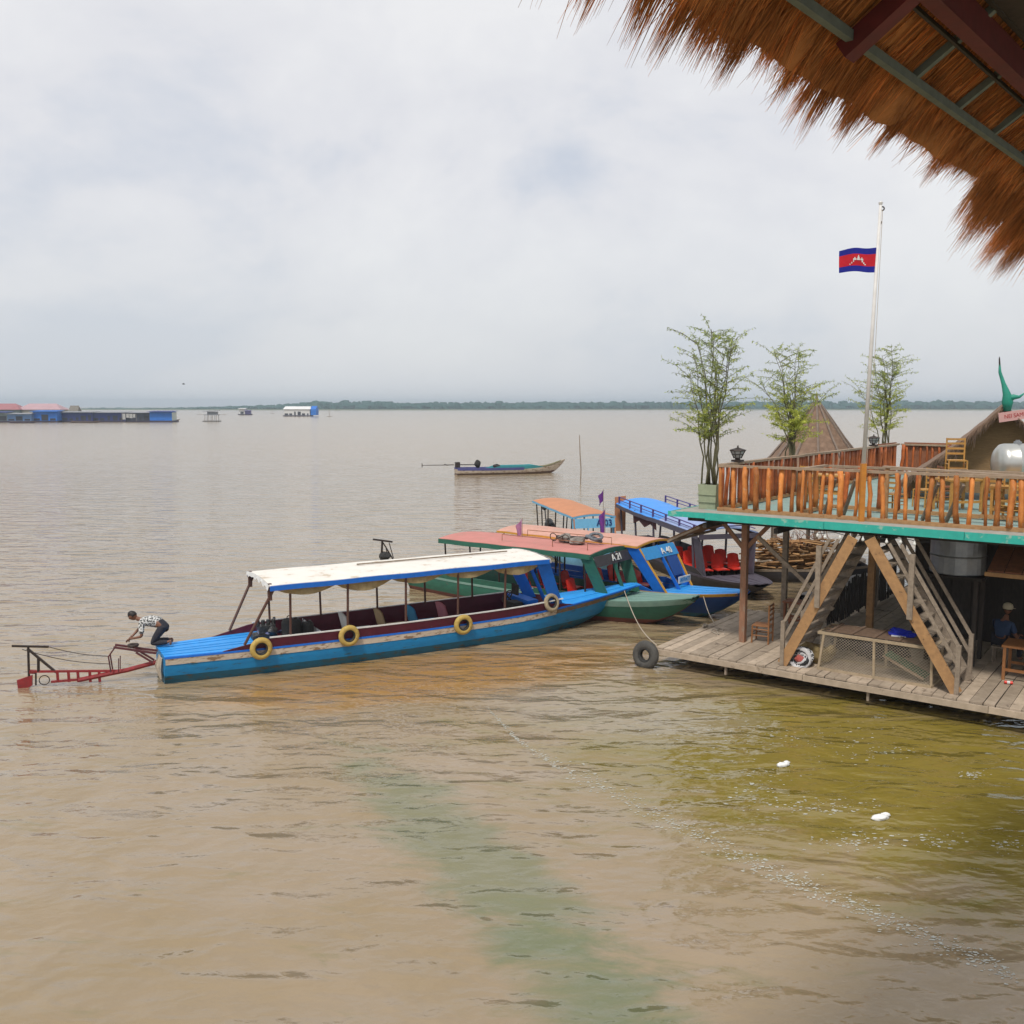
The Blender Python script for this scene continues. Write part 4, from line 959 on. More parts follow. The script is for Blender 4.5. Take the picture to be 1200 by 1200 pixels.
# ---- charcoal boat with the blue tarpaulin roof
e0 = at(722, 590, 2.25); e1 = at(819, 626, 2.0)
dd = (e0 - e1); dd.z = 0; dd.normalize(); sw = Vector((dd.y, -dd.x, 0))         # to the right of the near edge
mid1 = e1 + sw * 1.15; mid0 = e0 + sw * 1.15
bow5 = mid1 - dd * 2.4; Lr = (mid0 - mid1).length
L5 = Lr + 2.4 + 1.2
stern5 = bow5 + dd * L5
ST5 = [(0, .85, .75, .62), (4, 1.05, .95, .52), (L5 - 4, 1.08, .98, .46), (L5 - 1.6, .98, .8, .5), (L5 - .5, .7, .5, .56), (L5, .4, .2, .6)]
b5 = Boat('tour_boat', 'charcoal tour boat with railed blue tarpaulin roof and red seats', stern5, bow5, ST5)
b5.hull(M_char, M_char, .2); b5.strip('rub_rail', M_purple, 0, L5 - .05, -.06, .03, .02)
b5.deck('bow_deck', M_purple, L5 - 2.3, L5, .02, 8, 6); b5.floor(1, L5 - 2.3, .14, M_dark, M_char)
b5.strip('coaming', M_char, 1, L5 - 2.3, .03, .25, 0, 20, taper=.5)
r0, r1 = 1.2, L5 - 2.4
b5.roof(M_tarp, r0, r1 - 3.6, 1.15, 1.15, 2.25, 2.09, .22, .05, M_purple, .16, sag=.05)
m = MB(); z0_, z1_ = 2.09, 2.0
m.slab(lambda u, v: (r1 - 3.58 + 3.58 * u, 1.15 * (2 * v - 1), z0_ + (z1_ - z0_) * u + .22 * (1 - (2 * v - 1) ** 2)), 10, 10, .05); m.build('front_tarp', M_tarp2, b5.t)
m = MB(); m.loft([[(r1 - 3.58 + 3.58 * u, sg * 1.16, z0_ + (z1_ - z0_) * u - .01) for sg in (1,)] + [(r1 - 3.58 + 3.58 * u, sg * 1.19, z0_ + (z1_ - z0_) * u - .2) for sg in (1,)] for u in (0, .5, 1)])
m.loft([[(r1 - 3.58 + 3.58 * u, 1.19 * -1, z0_ + (z1_ - z0_) * u - .0), (r1 - 3.58 + 3.58 * u, -1.19, z0_ + (z1_ - z0_) * u - .2)] for u in (0, .5, 1)])
m.prism([(r1 + .005, -1.15, z1_ - .02), (r1 + .005, 1.15, z1_ - .02), (r1 + .005, 1.15, z1_ - .2), (r1 + .005, -1.15, z1_ - .2)], (.03, 0, 0)); m.build('fascia', M_purple, b5.t)
b5.RZ = lambda x: 2.25 + (2.0 - 2.25) * (x - r0) / (r1 - r0); b5.RW = lambda x: 1.15
b5.posts([r0 + .1, r0 + 2, r0 + 4, r0 + 6, r0 + 7.6], M_purple, .045, zb=.1)
for sg in (-1, 1):
    m = MB(); m.path([(r0 + .2, sg * 1.08, b5.RZ(r0) + .3), (r1 - .1, sg * 1.08, 2.24)], .022, 6); m.path([(r0 + .2, sg * 1.08, b5.RZ(r0) + .16), (r1 - .1, sg * 1.08, 2.12)], .018, 6)
    k = r0 + .2
    while k < r1: m.bar((k, sg * 1.08, b5.RZ(k) - .02), (k, sg * 1.08, b5.RZ(k) + .33 - .08 * (k - r0) / (r1 - r0)), .06); k += 1.25
    m.path([(r1 - .1, -1.08, 2.24), (r1 - .1, 1.08, 2.24)], .022, 6)
    m.build('roof_rail', mat('dark violet rail', (.10, .07, .22), (.07, .05, .16), .6, 8), b5.t)
for sg in (-1, 1):
    m = MB(); q = b5.g(r1 + .1); m.prism([(r1 + .15, sg * 0.95, q[3]), (r1 - .4, sg * 1.0, q[3]), (r1 - .55, sg * 1.12, 1.86), (r1 - .05, sg * 1.12, 1.86)], (0, -sg * .05, 0)); m.build('side_panel', M_purple, b5.t)
m = MB(); m.prism([(r1 - 6.3, -1.13, 2.0), (r1 - 3.9, -1.13, 1.98), (r1 - 3.9, -1.11, 1.62), (r1 - 4.5, -1.11, 1.8), (r1 - 5.1, -1.11, 1.6), (r1 - 5.7, -1.11, 1.8), (r1 - 6.3, -1.11, 1.62)], (0, .02, 0)); m.build('curtain', mat('dark red curtain', (.08, .025, .025), (.05, .018, .018), .9, 8), b5.t)
m = MB(); m.prism([(r0 - .3, -1.1, 2.5), (r0 - .3, -.6, 2.55), (r0 - .3, -.6, 1.0), (r0 - .3, -1.1, 1.0)], (.05, 0, 0)); m.build('end_board', M_orange, b5.t)

# red seats in the boats: one object each
k = 0
seatname = {2: 'green boat', 3: 'blue and yellow boat', 5: 'charcoal boat'}
first = None
def redseat(bo, x, y, label, z=.14, s_=1.0):
    global first
    p = bo.M @ Vector((x, y, z))
    if first is None: first = chair_seat('seat', label, p, bo.rz, M_redseat, 'red seats in the moored boats', .48, .5)
    else: dup(first, p, bo.rz, label)
rows = ['front', 'second', 'third']
for i, x in enumerate((7.2, 6.3, 5.4)):
    redseat(b2, x, -.5, 'red seat on the near side of the green boat, %s row behind its windshield' % rows[i])
    redseat(b2, x, .5, 'red seat on the far side of the green boat, %s row behind its windshield' % rows[i])
for i, x in enumerate((7.2, 6.2)):
    redseat(b3, x, -.4, 'red seat on the near side of the yellow edged boat, %s row' % rows[i]); redseat(b3, x, .4, 'red seat on the far side of the yellow edged boat, %s row' % rows[i])
for i, x in enumerate((r1 - .5, r1 - 1.5, r1 - 2.5)):
    for y, sd_ in ((-.66, 'left'), (-.02, 'middle'), (.62, 'right')):
        redseat(b5, x, y, 'red seat in the charcoal boat, %s row from the bow, %s seat' % (rows[i], sd_))

# boat flags
def boatflag(label, px, py0, py1, Y, mt, h):
    base = atY(px, py1, Y); tip = atY(px, py0, Y)
    t = thing('flag', label, 'flag', base, 0, 'small flags on the boats')
    m = MB(); m.tube((0, 0, 0), tip - base, .014, .01, 6); m.build('staff', M_greywood, t)
    m = MB(); z = (tip - base).z
    m.loft([[(-.02 - .19 * u + .05 * math.sin(6 * u + v * 3) * u, .04 * math.sin(9 * u + 2 * v), z * .98 - h * v - u * .28 * (1 - .3 * v)) for v in (0, .25, .5, .75, 1)] for u in (0, .2, .4, .6, .8, 1)]); m.build('cloth', mt, t, True)
boatflag('violet flag flying highest above the roofs of the moored boats', 707, 573, 622, (b4.M @ Vector((6.9, .1, 0))).y, M_violet, .45)
boatflag('violet and blue flag drooping over the pink roof, below the highest flag', 709, 596, 634, (b3.M @ Vector((5.2, .3, 0))).y, M_violet, .85)
boatflag('faded pink flag standing at the edge of the rose red roof', 612, 607, 638, (b2.M @ Vector((4.2, .6, 0))).y, M_pinkflag, .55)

# ---- low barge loaded with firewood, and the boat under a grey tarpaulin
STb = [(0, .5, .4, .62), (1.5, .75, .6, .5), (4.5, .78, .65, .48), (6.3, .3, .2, .7)]
b6 = Boat('cargo_boat', 'low black cargo boat stacked with firewood behind the terrace', (13.2, 34.6), (7.2, 34.9), STb, 'cargo boats behind the terrace', 'boat')
b6.hull(M_char, M_char, .3); b6.strip('rub_rail', M_greywood, 0, 6.2, -.06, .02, .015); b6.floor(.4, 5.6, .2, M_dark, M_char); b6.deck('bow_deck', M_greywood, 5.4, 6.3, .01, 4, 4)
t = thing('firewood', 'heap of split firewood and branches on the black cargo boat', 'firewood', b6.M @ Vector((2.6, 0, .2)), b6.rz)
rn = random.Random(9); m = MB()
for k in range(230):
    z = rn.uniform(0, 1.25); a = rn.uniform(-.3, .3) if z < .7 else rn.uniform(-1.3, 1.3); x = rn.uniform(-1.9, 1.9) * (1 - z * .25); y = rn.uniform(-.5, .5); l_ = rn.uniform(.4, 1.1)
    d = Vector((math.cos(a), math.sin(a), rn.uniform(-.15, .15))) * l_ / 2; c = Vector((x, y, z + .08)); m.path([c - d, c + d], [rn.uniform(.025, .05)] * 2, 6)
m.build('split_logs', mat('split firewood', (.42, .25, .11), (.28, .14, .06), .8, 5, isl=.5), t)
m = MB()
for k in range(90):
    c = Vector((rn.uniform(-1.2, .6), rn.uniform(-.5, .3), rn.uniform(.9, 1.5))); d = Vector((rn.gauss(0, .3), rn.gauss(0, .3), rn.gauss(.05, .25)))
    m.path([c, c + d * .5 + Vector((0, 0, .06)), c + d], [.014, .01, .004], 4)
m.build('branches', mat('red brown branches', (.2, .09, .05), (.13, .06, .035), .9, 5, isl=.4), t)
b7 = Boat('cargo_boat', 'narrow canoe under a rumpled pale grey tarpaulin beside the stairs', (11.95, 30.9), (8.75, 28.1), [(0, .4, .3, .6), (1, .55, .42, .5), (3.2, .55, .42, .5), (4.4, .12, .02, .66)], 'cargo boats behind the terrace', 'boat')
b7.hull(M_char, M_greywood, .3); b7.strip('rub_rail', M_greywood, 0, 4.2, -.06, .02, .012); b7.floor(.2, 3.9, .2, M_dark, M_char)
m = MB(); m.slab(lambda u, v: (.1 + 3.9 * u, (v - .5) * 1.2 * (1 - .45 * u ** 3), .54 + (.42 + .09 * noise.noise(Vector((u * 6, v * 3, 1)))) * math.sin(math.pi * v) ** .8 * (1 - .45 * u) + .05 * noise.noise(Vector((u * 14, v * 8, 2)))), 26, 12, .03)
m.build('tarp_cover', mat('pale grey tarpaulin', (.46, .44, .42), (.36, .34, .33), .7, 3, (1, 1, 1), None, .4, bscale=8), b7.t)

# ---- slim boat out on the lake and the stake beside it
sA = at(534, 557, 0); sB = at(662, 554, 0)
b8 = Boat('longtail_boat', 'slim open boat with outboard engine lying alone on the open lake', sA + Vector((0, .5, 0)), sB + Vector((0, .5, 0)), [(0, .6, .5, .55), (3, .85, .7, .5), (7, .8, .6, .5), (9, .45, .3, .68), (10.6, .1, .05, 1.3)], 'boats out on the lake', 'boat')
b8.hull(mat('brown bottom', (.14, .085, .06)), M_cream, .3); b8.strip('rub_rail', mat('violet gunwale', (.1, .1, .3), (.07, .08, .22), .6, 4), 0, 6.5, -.1, .14, .02); b8.strip('side_board', mat('turquoise side board', (.05, .33, .36), (.04, .26, .3), .6, 3), 3.0, 8.6, .0, .3, .0, 20, taper=1.0)
b8.deck('bow_deck', mat('olive bow deck', (.22, .2, .1), (.15, .13, .07), .8, 4), 8, 10.5, .06, 8, 4); b8.floor(.3, 8, .25, M_dark, M_char)
m = MB(); m.box((.15, 0, .95), (.4, .5, .5)); m.tube((-.2, 0, .95), (-3.2, .2, .95), .045, .03, 6); m.bar((-3.2, .2, .75), (-3.2, .2, 1.15), .05, .12); m.bar((-1.1, 0, 1), (-.7, .3, .9), .08); m.build('engine', M_iron, b8.t)
m = MB(); m.blob((2.1, 0, 1.0), (.3, .25, .35), .3, 3); m.bar((.4, 0, .95), (2.0, 0, .92), .08); m.blob((4.0, .1, .75), (.4, .3, .2), .3, 6); m.build('cargo_bundle', M_black, b8.t)
kp = at(680, 566, 0); t = thing('stake', 'thin crooked wooden stake standing in the lake beside the slim boat', 'stake', kp)
m = MB(); tpz = atY(679, 510, kp.y).z; m.path([(0, 0, -1), (.05, 0, tpz * .3), (-.04, 0, tpz * .6), (-.1, 0, tpz)], [.05, .05, .045, .03], 7); m.build('stem', M_greywood, t)
# ------------------------------------------------------------------ people
def skin_mesh(name, chains, mt, sub=2):
    """chains: list of joint chains [(point, radius), ...]; equal points are welded; grown into one surface"""
    vs = []; es = []; rad = []; key = {}
    for ch in chains:
        prev = None
        for p, r_ in ch:
            k = tuple(round(c, 3) for c in p)
            if k not in key: key[k] = len(vs); vs.append(p); rad.append(r_)
            i = key[k]
            if prev is not None and prev != i: es.append((prev, i))
            prev = i
    me = bpy.data.meshes.new('tmp'); me.from_pydata(vs, es, [])
    o = bpy.data.objects.new('tmp', me); C.objects.link(o)
    o.modifiers.new('s', 'SKIN').use_smooth_shade = True
    if not me.skin_vertices:
        me.attributes.new('skin', 'FLOAT', 'POINT') if 0 else None
    sd_ = o.modifiers.new('u', 'SUBSURF'); sd_.levels = sub; sd_.render_levels = sub
    sv_ = me.skin_vertices[0].data
    for i, r_ in enumerate(rad): sv_[i].radius = (r_, r_) if not isinstance(r_, tuple) else r_; sv_[i].use_root = (i == 0)
    bpy.context.view_layer.update()
    res = bpy.data.meshes.new_from_object(o.evaluated_get(bpy.context.evaluated_depsgraph_get()))
    bpy.data.objects.remove(o); res.name = name; res.materials.clear(); res.materials.append(mt)
    return res
def hand_chains(wrist, d, up, side):
    """palm and five bent fingers; d: pointing direction, up: back of the hand, side: +1/-1 thumb side"""
    d = Vector(d).normalized(); up = (Vector(up) - d * Vector(up).dot(d)).normalized(); x = d.cross(up) * side; w = Vector(wrist); out_ = []
    palm = w + d * .075
    for k, (off, ln) in enumerate(((-.033, .062), (-.011, .078), (.011, .083), (.033, .074))):
        b = w + d * .085 + x * off; c = b + d * ln * .5 - up * .008; e_ = c + d * ln * .38 - up * ln * .35; f_ = e_ + d * ln * .1 - up * ln * .32
        out_.append([(w, .026), (palm, .03), (b, .0115), (c, .0095), (e_, .0088), (f_, .007)])
    th = w + d * .03 + x * .03; out_.append([(w, .026), (th, .013), (th + d * .035 + x * .028 - up * .01, .0105), (th + d * .068 + x * .03 - up * .025, .008)])
    return out_
def shirt_material(name, a, c_, sc_):
    m = bpy.data.materials.new(name); m.use_nodes = True; N = m.node_tree.nodes; L = m.node_tree.links.new
    tcn = N.new('ShaderNodeTexCoord'); v = N.new('ShaderNodeTexVoronoi'); v.inputs['Scale'].default_value = sc_; L(tcn.outputs['Object'], v.inputs['Vector'])
    r = N.new('ShaderNodeValToRGB'); r.color_ramp.interpolation = 'CONSTANT'; r.color_ramp.elements[0].color = (*a, 1); r.color_ramp.elements[1].color = (*c_, 1); r.color_ramp.elements[1].position = .5
    L(v.outputs['Distance'], r.inputs[0]); b = N['Principled BSDF']; L(r.outputs[0], b.inputs['Base Color']); b.inputs['Roughness'].default_value = .9
    return m
def head_parts(t, c, fwd, up, hair=True, r_=.105):
    """one head shape with brow, nose, mouth and ears pushed out of its surface, as chains for the body skin + face details"""
    fwd = Vector(fwd).normalized(); up = (Vector(up) - fwd * Vector(up).dot(fwd)).normalized(); x = fwd.cross(up); c = Vector(c)
    m = MB(); o = len(m.v); nu, nv_ = 24, 16
    def pt(u, w):
        d = Vector((math.cos(u) * math.sin(w), math.sin(u) * math.sin(w), math.cos(w)))     # x: side, y: forward, z: up
        s = Vector((.078 * d.x, .098 * d.y, .118 * d.z))
        if d.z < 0: s.x *= 1 + .35 * d.z; s.y *= 1 + .1 * d.z                            # jaw
        g = lambda a, b, k: math.exp(-((d.x - a) ** 2 + (d.z - b) ** 2) / k)
        if d.y > 0:
            s.y += .030 * g(0, -.12, .018) + .010 * g(0, .16, .05) - .014 * (g(.33, .08, .012) + g(-.33, .08, .012)) + .008 * g(0, -.5, .02) - .004 * g(0, -.4, .004) + .006 * g(0, -.85, .03)
        s.x += math.copysign(.018, d.x) * math.exp(-((d.y + .05) ** 2 + (d.z - .0) ** 2) / .02)  # ears
        return c + x * s.x + fwd * s.y + up * s.z
    m.loft([[pt(2 * math.pi * i / nu, .02 + (math.pi - .04) * j / nv_) for i in range(nu)] for j in range(nv_ + 1)], True, True)
    m.build('head', M_skin, t, True)
    m = MB()
    for sgn in (-1, 1): m.blob(c + x * sgn * .03 + fwd * .079 + up * .012, (.012, .012, .009), 0, 1, 8, 6)
    m.build('eyes', M_black, t)
    m = MB(); m.bar(c + fwd * .095 - up * .052 - x * .022, c + fwd * .095 - up * .052 + x * .022, .008, .006); m.build('mouth', mat('lips', (.16, .05, .04)), t)
    if hair:
        m = MB(); secs = []
        for j in range(9):
            w = .02 + j / 8 * 1.75; row = []
            for i in range(20):
                u = 2 * math.pi * i / 20; ww = w * (1 if math.sin(u) < .1 else .66 - .05 * math.sin(3 * u))
                d = Vector((math.cos(u) * math.sin(ww), math.sin(u) * math.sin(ww), math.cos(ww))); k = 1.1 + .05 * noise.noise(d * 7)
                row.append(c + x * .08 * d.x * k + fwd * .1 * d.y * k + up * .12 * d.z * k)
            secs.append(row)
        m.loft(secs, True, True); m.build('hair', M_hair, t, True)
# kneeling man on the stern deck
kn = at(181, 757, .70); 
t = thing('person', 'person in black and white patterned shirt kneeling on the blue stern deck, reaching down', 'person', (kn.x, kn.y + .12, .70), R(184))
# local x: the way he faces (to the left in the photo), y: his left side (towards the viewer is +y here after the turn)
V = Vector
def limb(*a): return [(V(p), r_) for p, r_ in a]
pel = (-.20, 0, .53); che = (.16, 0, .60); nek = (.36, 0, .63)
bod = [limb((pel, .13), ((-.02, 0, .58), .125), (che, .145), ((.29, 0, .62), .085), (nek, .055), ((.46, 0, .68), .055))]
legs = []; arms = []; hands = []
for sg, knee, ank, toe, elb, wr in ((1, (.06, .13, .06), (-.33, .14, .10), (-.37, .14, .02), (.26, .25, .27), (.55, .12, .19)), (-1, (.10, -.12, .06), (-.29, -.13, .10), (-.33, -.13, .02), (.46, -.23, .36), (.57, -.06, .22))):
    legs.append(limb((pel, .13), ((-.20, sg * .10, .46), .095), (((-.20 + knee[0]) / 2, sg * .12, .27), .078), (knee, .058), ((knee[0] - .2, knee[1], .085), .052), (ank, .036)))
    legs.append(limb((ank, .036), ((ank[0] - .05, ank[1], ank[2] + .03), .03), ((ank[0] - .06, ank[1], ank[2] - .03), .03), (toe, .026)))
    arms.append(limb((che, .145), ((.27, sg * .18, .58), .06), (((.27 + elb[0]) / 2, (sg * .2 + elb[1]) / 2, (.58 + elb[2]) / 2), .045), (elb, .038), (wr, .026)))
    hands += [[(p, r_) for p, r_ in ch] for ch in hand_chains(wr, V(wr) - V(elb) + V((.1, 0, -.05)), (0, 0, 1), sg)]
obj('body', skin_mesh('body', bod + legs + arms + hands, M_skin), t)
M_shirt = shirt_material('black and white patterned shirt', (.03, .03, .03), (.62, .62, .6), 26)
gr = lambda ch, k: [(p, r_ + k) for p, r_ in ch]
sh = [limb(((-.17, 0, .54), .158), ((.0, 0, .58), .15), (che, .17), ((.29, 0, .615), .10), ((.33, 0, .625), .07))]
for a in arms: sh.append(gr([a[0]] + a[1:3] + [(a[2][0].lerp(a[3][0], .7), .04)], .022))
sh = [[(p, .17 if tuple(p) == che else r_) for p, r_ in ch] for ch in sh]
obj('shirt', skin_mesh('shirt', sh, M_shirt), t)
tr = [limb(((-.10, 0, .555), .14), (pel, .15))] + [gr(l, .018) for l in legs[::2]]
tr = [[(p, .15 if tuple(p) == pel else r_) for p, r_ in ch] for ch in tr]
obj('trousers', skin_mesh('trousers', tr, M_trouser), t)
head_parts(t, (.53, 0, .73), (.8, .05, -.6), (.6, 0, .8))

# seated person in the shade of the lower deck, back turned
def seated_person(label, p, rz, shirt, cap):
    t = thing('person', label, 'person', p, rz)
    pel = (0, 0, .50); che = (.06, 0, .86); 
    bod = [limb((pel, .15), ((.01, 0, .66), .14), (che, .16), ((.09, 0, .98), .09), ((.11, 0, 1.05), .055), ((.14, 0, 1.12), .055))]
    legs = []; arms = []; hands = []
    for sg in (-1, 1):
        legs.append(limb((pel, .15), ((.05, sg * .1, .5), .09), ((.45, sg * .14, .52), .06), ((.47, sg * .14, .28), .055), ((.43, sg * .14, .07), .04), ((.55, sg * .15, .035), .035)))
        arms.append(limb((che, .16), ((.07, sg * .2, .9), .062), ((.12, sg * .25, .7), .045), ((.2, sg * .25, .6), .04), ((.42, sg * .12, .62), .027)))
        hands += hand_chains((.42, sg * .12, .62), (1, -sg * .3, -.1), (0, 0, 1), -sg)
    obj('body', skin_mesh('body', bod + legs + arms + hands, M_skin), t)
    s = [limb(((0, 0, .56), .16), ((.01, 0, .66), .16), (che, .18), ((.09, 0, .98), .11))] + [gr(a[:3], .022) for a in arms]
    s = [[(q, .18 if tuple(q) == che else r_) for q, r_ in ch] for ch in s]
    obj('shirt', skin_mesh('shirt', s, shirt), t)
    obj('trousers', skin_mesh('trousers', [gr(l[:5], .016) for l in legs], M_trouser), t)
    head_parts(t, (.16, 0, 1.24), (1, 0, -.15), (0, 0, 1))
    m = MB(); m.lathe([(.108, 1.25), (.115, 1.3), (.095, 1.36), (.05, 1.39), (0, 1.4)], (.15, 0, 0), (0, 0, 1), 16, False); m.slab(lambda u, v: (.22 + .12 * u, (v - .5) * .18 * (1 - .3 * u), 1.27 - .02 * u), 3, 4, .01); m.build('cap', cap, t, True)

# ------------------------------------------------------------------ things on the lower deck
def chair(label, p, rz, group, mt, h=.95, sw=.42):
    t = thing('chair', label, 'chair', p, rz, group); k = sw / 2
    for a in (-1, 1):
        for b in (-1, 1):
            m = MB(); m.tube((a * k, b * k, 0), (a * k * (.95 if a > 0 else 1.0), b * k, .46 if a > 0 else h), .022, .02, 7); m.build('leg' if a > 0 else 'back_post', mt, t)
    m = MB()
    for i in range(8): m.box((0, -k + (i + .5) * sw / 8, .45), (sw, sw / 8 - .008, .03))
    m.build('seat', mt, t)
    m = MB()
    for z in (.58, .7, .82, .92): m.bar((-k, -k, z * h / .95), (-k, k, z * h / .95), .02, .05)
    m.build('back_slat', mt, t)
    m = MB()
    for b in (-1, 1): m.tube((-k, b * k, .2), (k, b * k, .2), .014, .014, 6); m.tube((-k, b * k, .36), (k, b * k, .36), .014, .014, 6)
    m.tube((k, -k, .26), (k, k, .26), .014, .014, 6); m.tube((-k, -k, .26), (-k, k, .26), .014, .014, 6); m.build('stretcher', mt, t)
    return t
M_chairwood = mat('orange brown chair wood', (.36, .16, .06), (.24, .1, .035), .6, 10, (1, 1, 1), None, .1)
cp_ = at(893, 752, ZD); chair('orange brown wooden chair on the lower deck beside the front post', cp_, R(150), 'chairs on the lower deck', M_chairwood, 1.0)
def table(label, p, rz, w, d, h, mt, group=None, th=.045):
    t = thing('table', label, 'table', p, rz, group)
    m = MB(); n = max(2, int(d / .14))
    for i in range(n): m.box((0, -d / 2 + (i + .5) * d / n, h - th / 2), (w, d / n - .006, th))
    m.build('top', mt, t)
    for a in (-1, 1):
        for b in (-1, 1):
            m = MB(); m.bar((a * (w / 2 - .06), b * (d / 2 - .05), 0), (a * (w / 2 - .06), b * (d / 2 - .05), h - th - .002), .06); m.build('leg', mt, t)
    for b in (-1, 1): m = MB(); m.bar((-w / 2 + .09, b * (d / 2 - .05), h * .3), (w / 2 - .09, b * (d / 2 - .05), h * .3), .035, .06); m.build('stretcher', mt, t)
    return t
tb = Lc(at(928, 735, ZD)); table('small reddish wooden table behind the wooden chair on the lower deck', W(tb.x + .1, tb.y + .2, ZD), PA, .75, .5, .7, M_redwood, 'tables on the lower deck')
t_ = Lc(at(1182, 800, ZD)); 
table('low varnished wooden table at the right edge of the lower deck', W(t_.x + .55, t_.y + .55, ZD), PA, 1.5, .85, .78, M_chairwood, 'tables on the lower deck')
canp = W(t_.x + .02, t_.y - .15, ZD + .045)
t = thing('drink_can', 'small red drink can lying on the boards by the varnished table', 'can', canp, PA)
m = MB(); m.lathe([(.022, -.085), (.033, -.075), (.033, .075), (.022, .085)], (0, 0, 0), (1, .2, 0), 14); m.build('body', M_redseat, t)
m = MB(); m.lathe([(.0345, -.03), (.0345, .03)], (0, 0, 0), (1, .2, 0), 14); m.build('band', M_white, t)
sp_ = Lc(at(1176, 775, ZD)); seated_person('person in dark blue shirt and pale cap sitting in the shade behind the varnished table', W(7.15, 3.75, ZD), PA + R(60), mat('dark blue shirt', (.045, .07, .13), (.03, .05, .1), .9, 9), mat('pale cap', (.5, .44, .3), (.42, .36, .25), .9, 9))
t = thing('stool', 'wooden stool under the person in the dark blue shirt', 'stool', W(7.15, 3.75, ZD), PA)
m = MB(); m.box((0, 0, .36), (.36, .36, .04)); m.build('seat', M_greywood, t)
for a in (-1, 1):
    for b in (-1, 1): m = MB(); m.bar((a * .14, b * .14, 0), (a * .14, b * .14, .34), .04); m.build('leg', M_greywood, t)

t = thing('net_pile', 'dark blue black heap of nets and cloth behind the wire cage', 'nets', W(4.6, 2.3, ZD), PA)
m = MB(); rn = random.Random(6)
for k in range(7): m.blob((rn.uniform(-.7, .7), rn.uniform(-.3, .3), .18 + .08 * rn.random()), (rn.uniform(.3, .5), rn.uniform(.25, .4), rn.uniform(.18, .32)), .6, k, 14, 10, 2.3)
m.build('heap', mat('dark netting', (.02, .025, .045), (.035, .03, .03), .95, 14, (1, 1, 1), None, .5), t)
for a_, z_ in ((2.0, .9),):
    m = MB(); m.bar((a_, 1.5, ZU - .5 - z_ * .1), (a_ + 1.9, 1.55, ZD + 1.2), .06, .09); m.build('cross_brace', M_greywood, plat)
# wire cage
c0 = Lc(at(958, 784, ZD)); c1 = Lc(at(1092, 806, ZD)); cw = c1.x - c0.x
t = thing('wire_cage', 'long wooden framed wire cage at the deck edge between the staircases', 'cage', W(c0.x, max(.12, c0.y), ZD), PA); cd, ch_, ov = .95, .86, .28
m = MB()
for y in (0, cd):
    m.bar((0, y, .03), (cw, y, .03), .05, .06); m.bar((-.02, y + .0, ch_), (cw + .05, y, ch_), .06, .06)
    for x, xt in ((0, .12), (cw * .5, cw * .5), (cw - .03, cw - .03)): m.bar((x + .025, y, .05), (xt, y, ch_ - .02), .05)
for x in (.0, cw): m.bar((x, 0, .03), (x, cd, .03), .05); m.bar((x, 0, ch_), (x, cd, ch_), .05)
m.build('frame', mat('bleached cage wood', (.42, .33, .22), (.3, .23, .15), .8, 9, (1, 1, 1), None, .15), t)
m = MB(); m.box((cw / 2, cd / 2, .02), (cw - .08, cd - .08, .02)); m.build('bottom', M_deckwood, t)
m = MB(); s_ = .07; x = -ch_
while x < cw:
    for sg in (1, -1):
        xs = [x, x + ch_] if sg == 1 else [x + ch_, x]
        a, b = V((xs[0], -.004 * sg, .05)), V((xs[1], -.004 * sg, ch_ - .03))
        if a.x > b.x: lo, hi = b, a
        else: lo, hi = a, b
        f0 = max(0, (.03 - lo.x) / (hi.x - lo.x)); f1 = min(1, (cw - .03 - lo.x) / (hi.x - lo.x))
        if f1 > f0: m.tube(lo.lerp(hi, f0), lo.lerp(hi, f1), .0045, .0045, 3)
    x += s_
m.build('wire_mesh', mat('galvanised wire', (.55, .48, .38), (.42, .36, .28), .5, 6, metal=.3), t)
m = MB()
for i in range(7): m.box((cw / 2 + .05 * math.sin(i * 2.3), .06 + (i + .5) * (cd - .1) / 7, ch_ + .04), (cw * (.9 + .05 * math.sin(i * 4)), .05, .02), .02 * math.sin(i * 3))
for i in range(5): m.box((cw * (i + .5) / 5, cd / 2, ch_ + .06), (.07, cd, .02), .05 * math.sin(i * 5))
m.build('lid', mat('brown lid slats', (.2, .13, .085), (.13, .085, .06), .85, 9), t)
t2 = thing('cloth', 'crumpled bright blue cloth lying on the wire cage', 'cloth', W(c0.x + cw * .66, max(.12, c0.y) + .62, ZD + ch_ + .05), PA)
m = MB(); m.blob((0, 0, .06), (.24, .17, .09), .6, 3, 16, 10, 2.2); m.blob((.16, -.05, .04), (.16, .12, .06), .6, 7, 14, 9, 2.2); m.build('fold', mat('bright blue cloth', (.015, .03, .42), (.01, .02, .3), .8, 9), t2)
m = MB(); m.box((0, -.14, .012), (.3, .16, .02), .2); m.build('hem', M_white, t2)
t2 = thing('panel', 'green painted board leaning at a slant inside the wire cage', 'board', W(c0.x + cw * .74, max(.12, c0.y) + .45, ZD + .05), PA)
m = MB(); m.prism([(-.45, -.2, .42), (.42, -.2, .03), (.42, .3, .03), (-.45, .3, .42)], (.02, 0, .03)); m.build('sheet', mat('green board', (.05, .16, .085), (.04, .12, .065), .6, 6), t2)
m = MB(); m.bar((-.45, -.22, .44), (.42, -.22, .05), .05); m.build('edge', M_rail, t2)

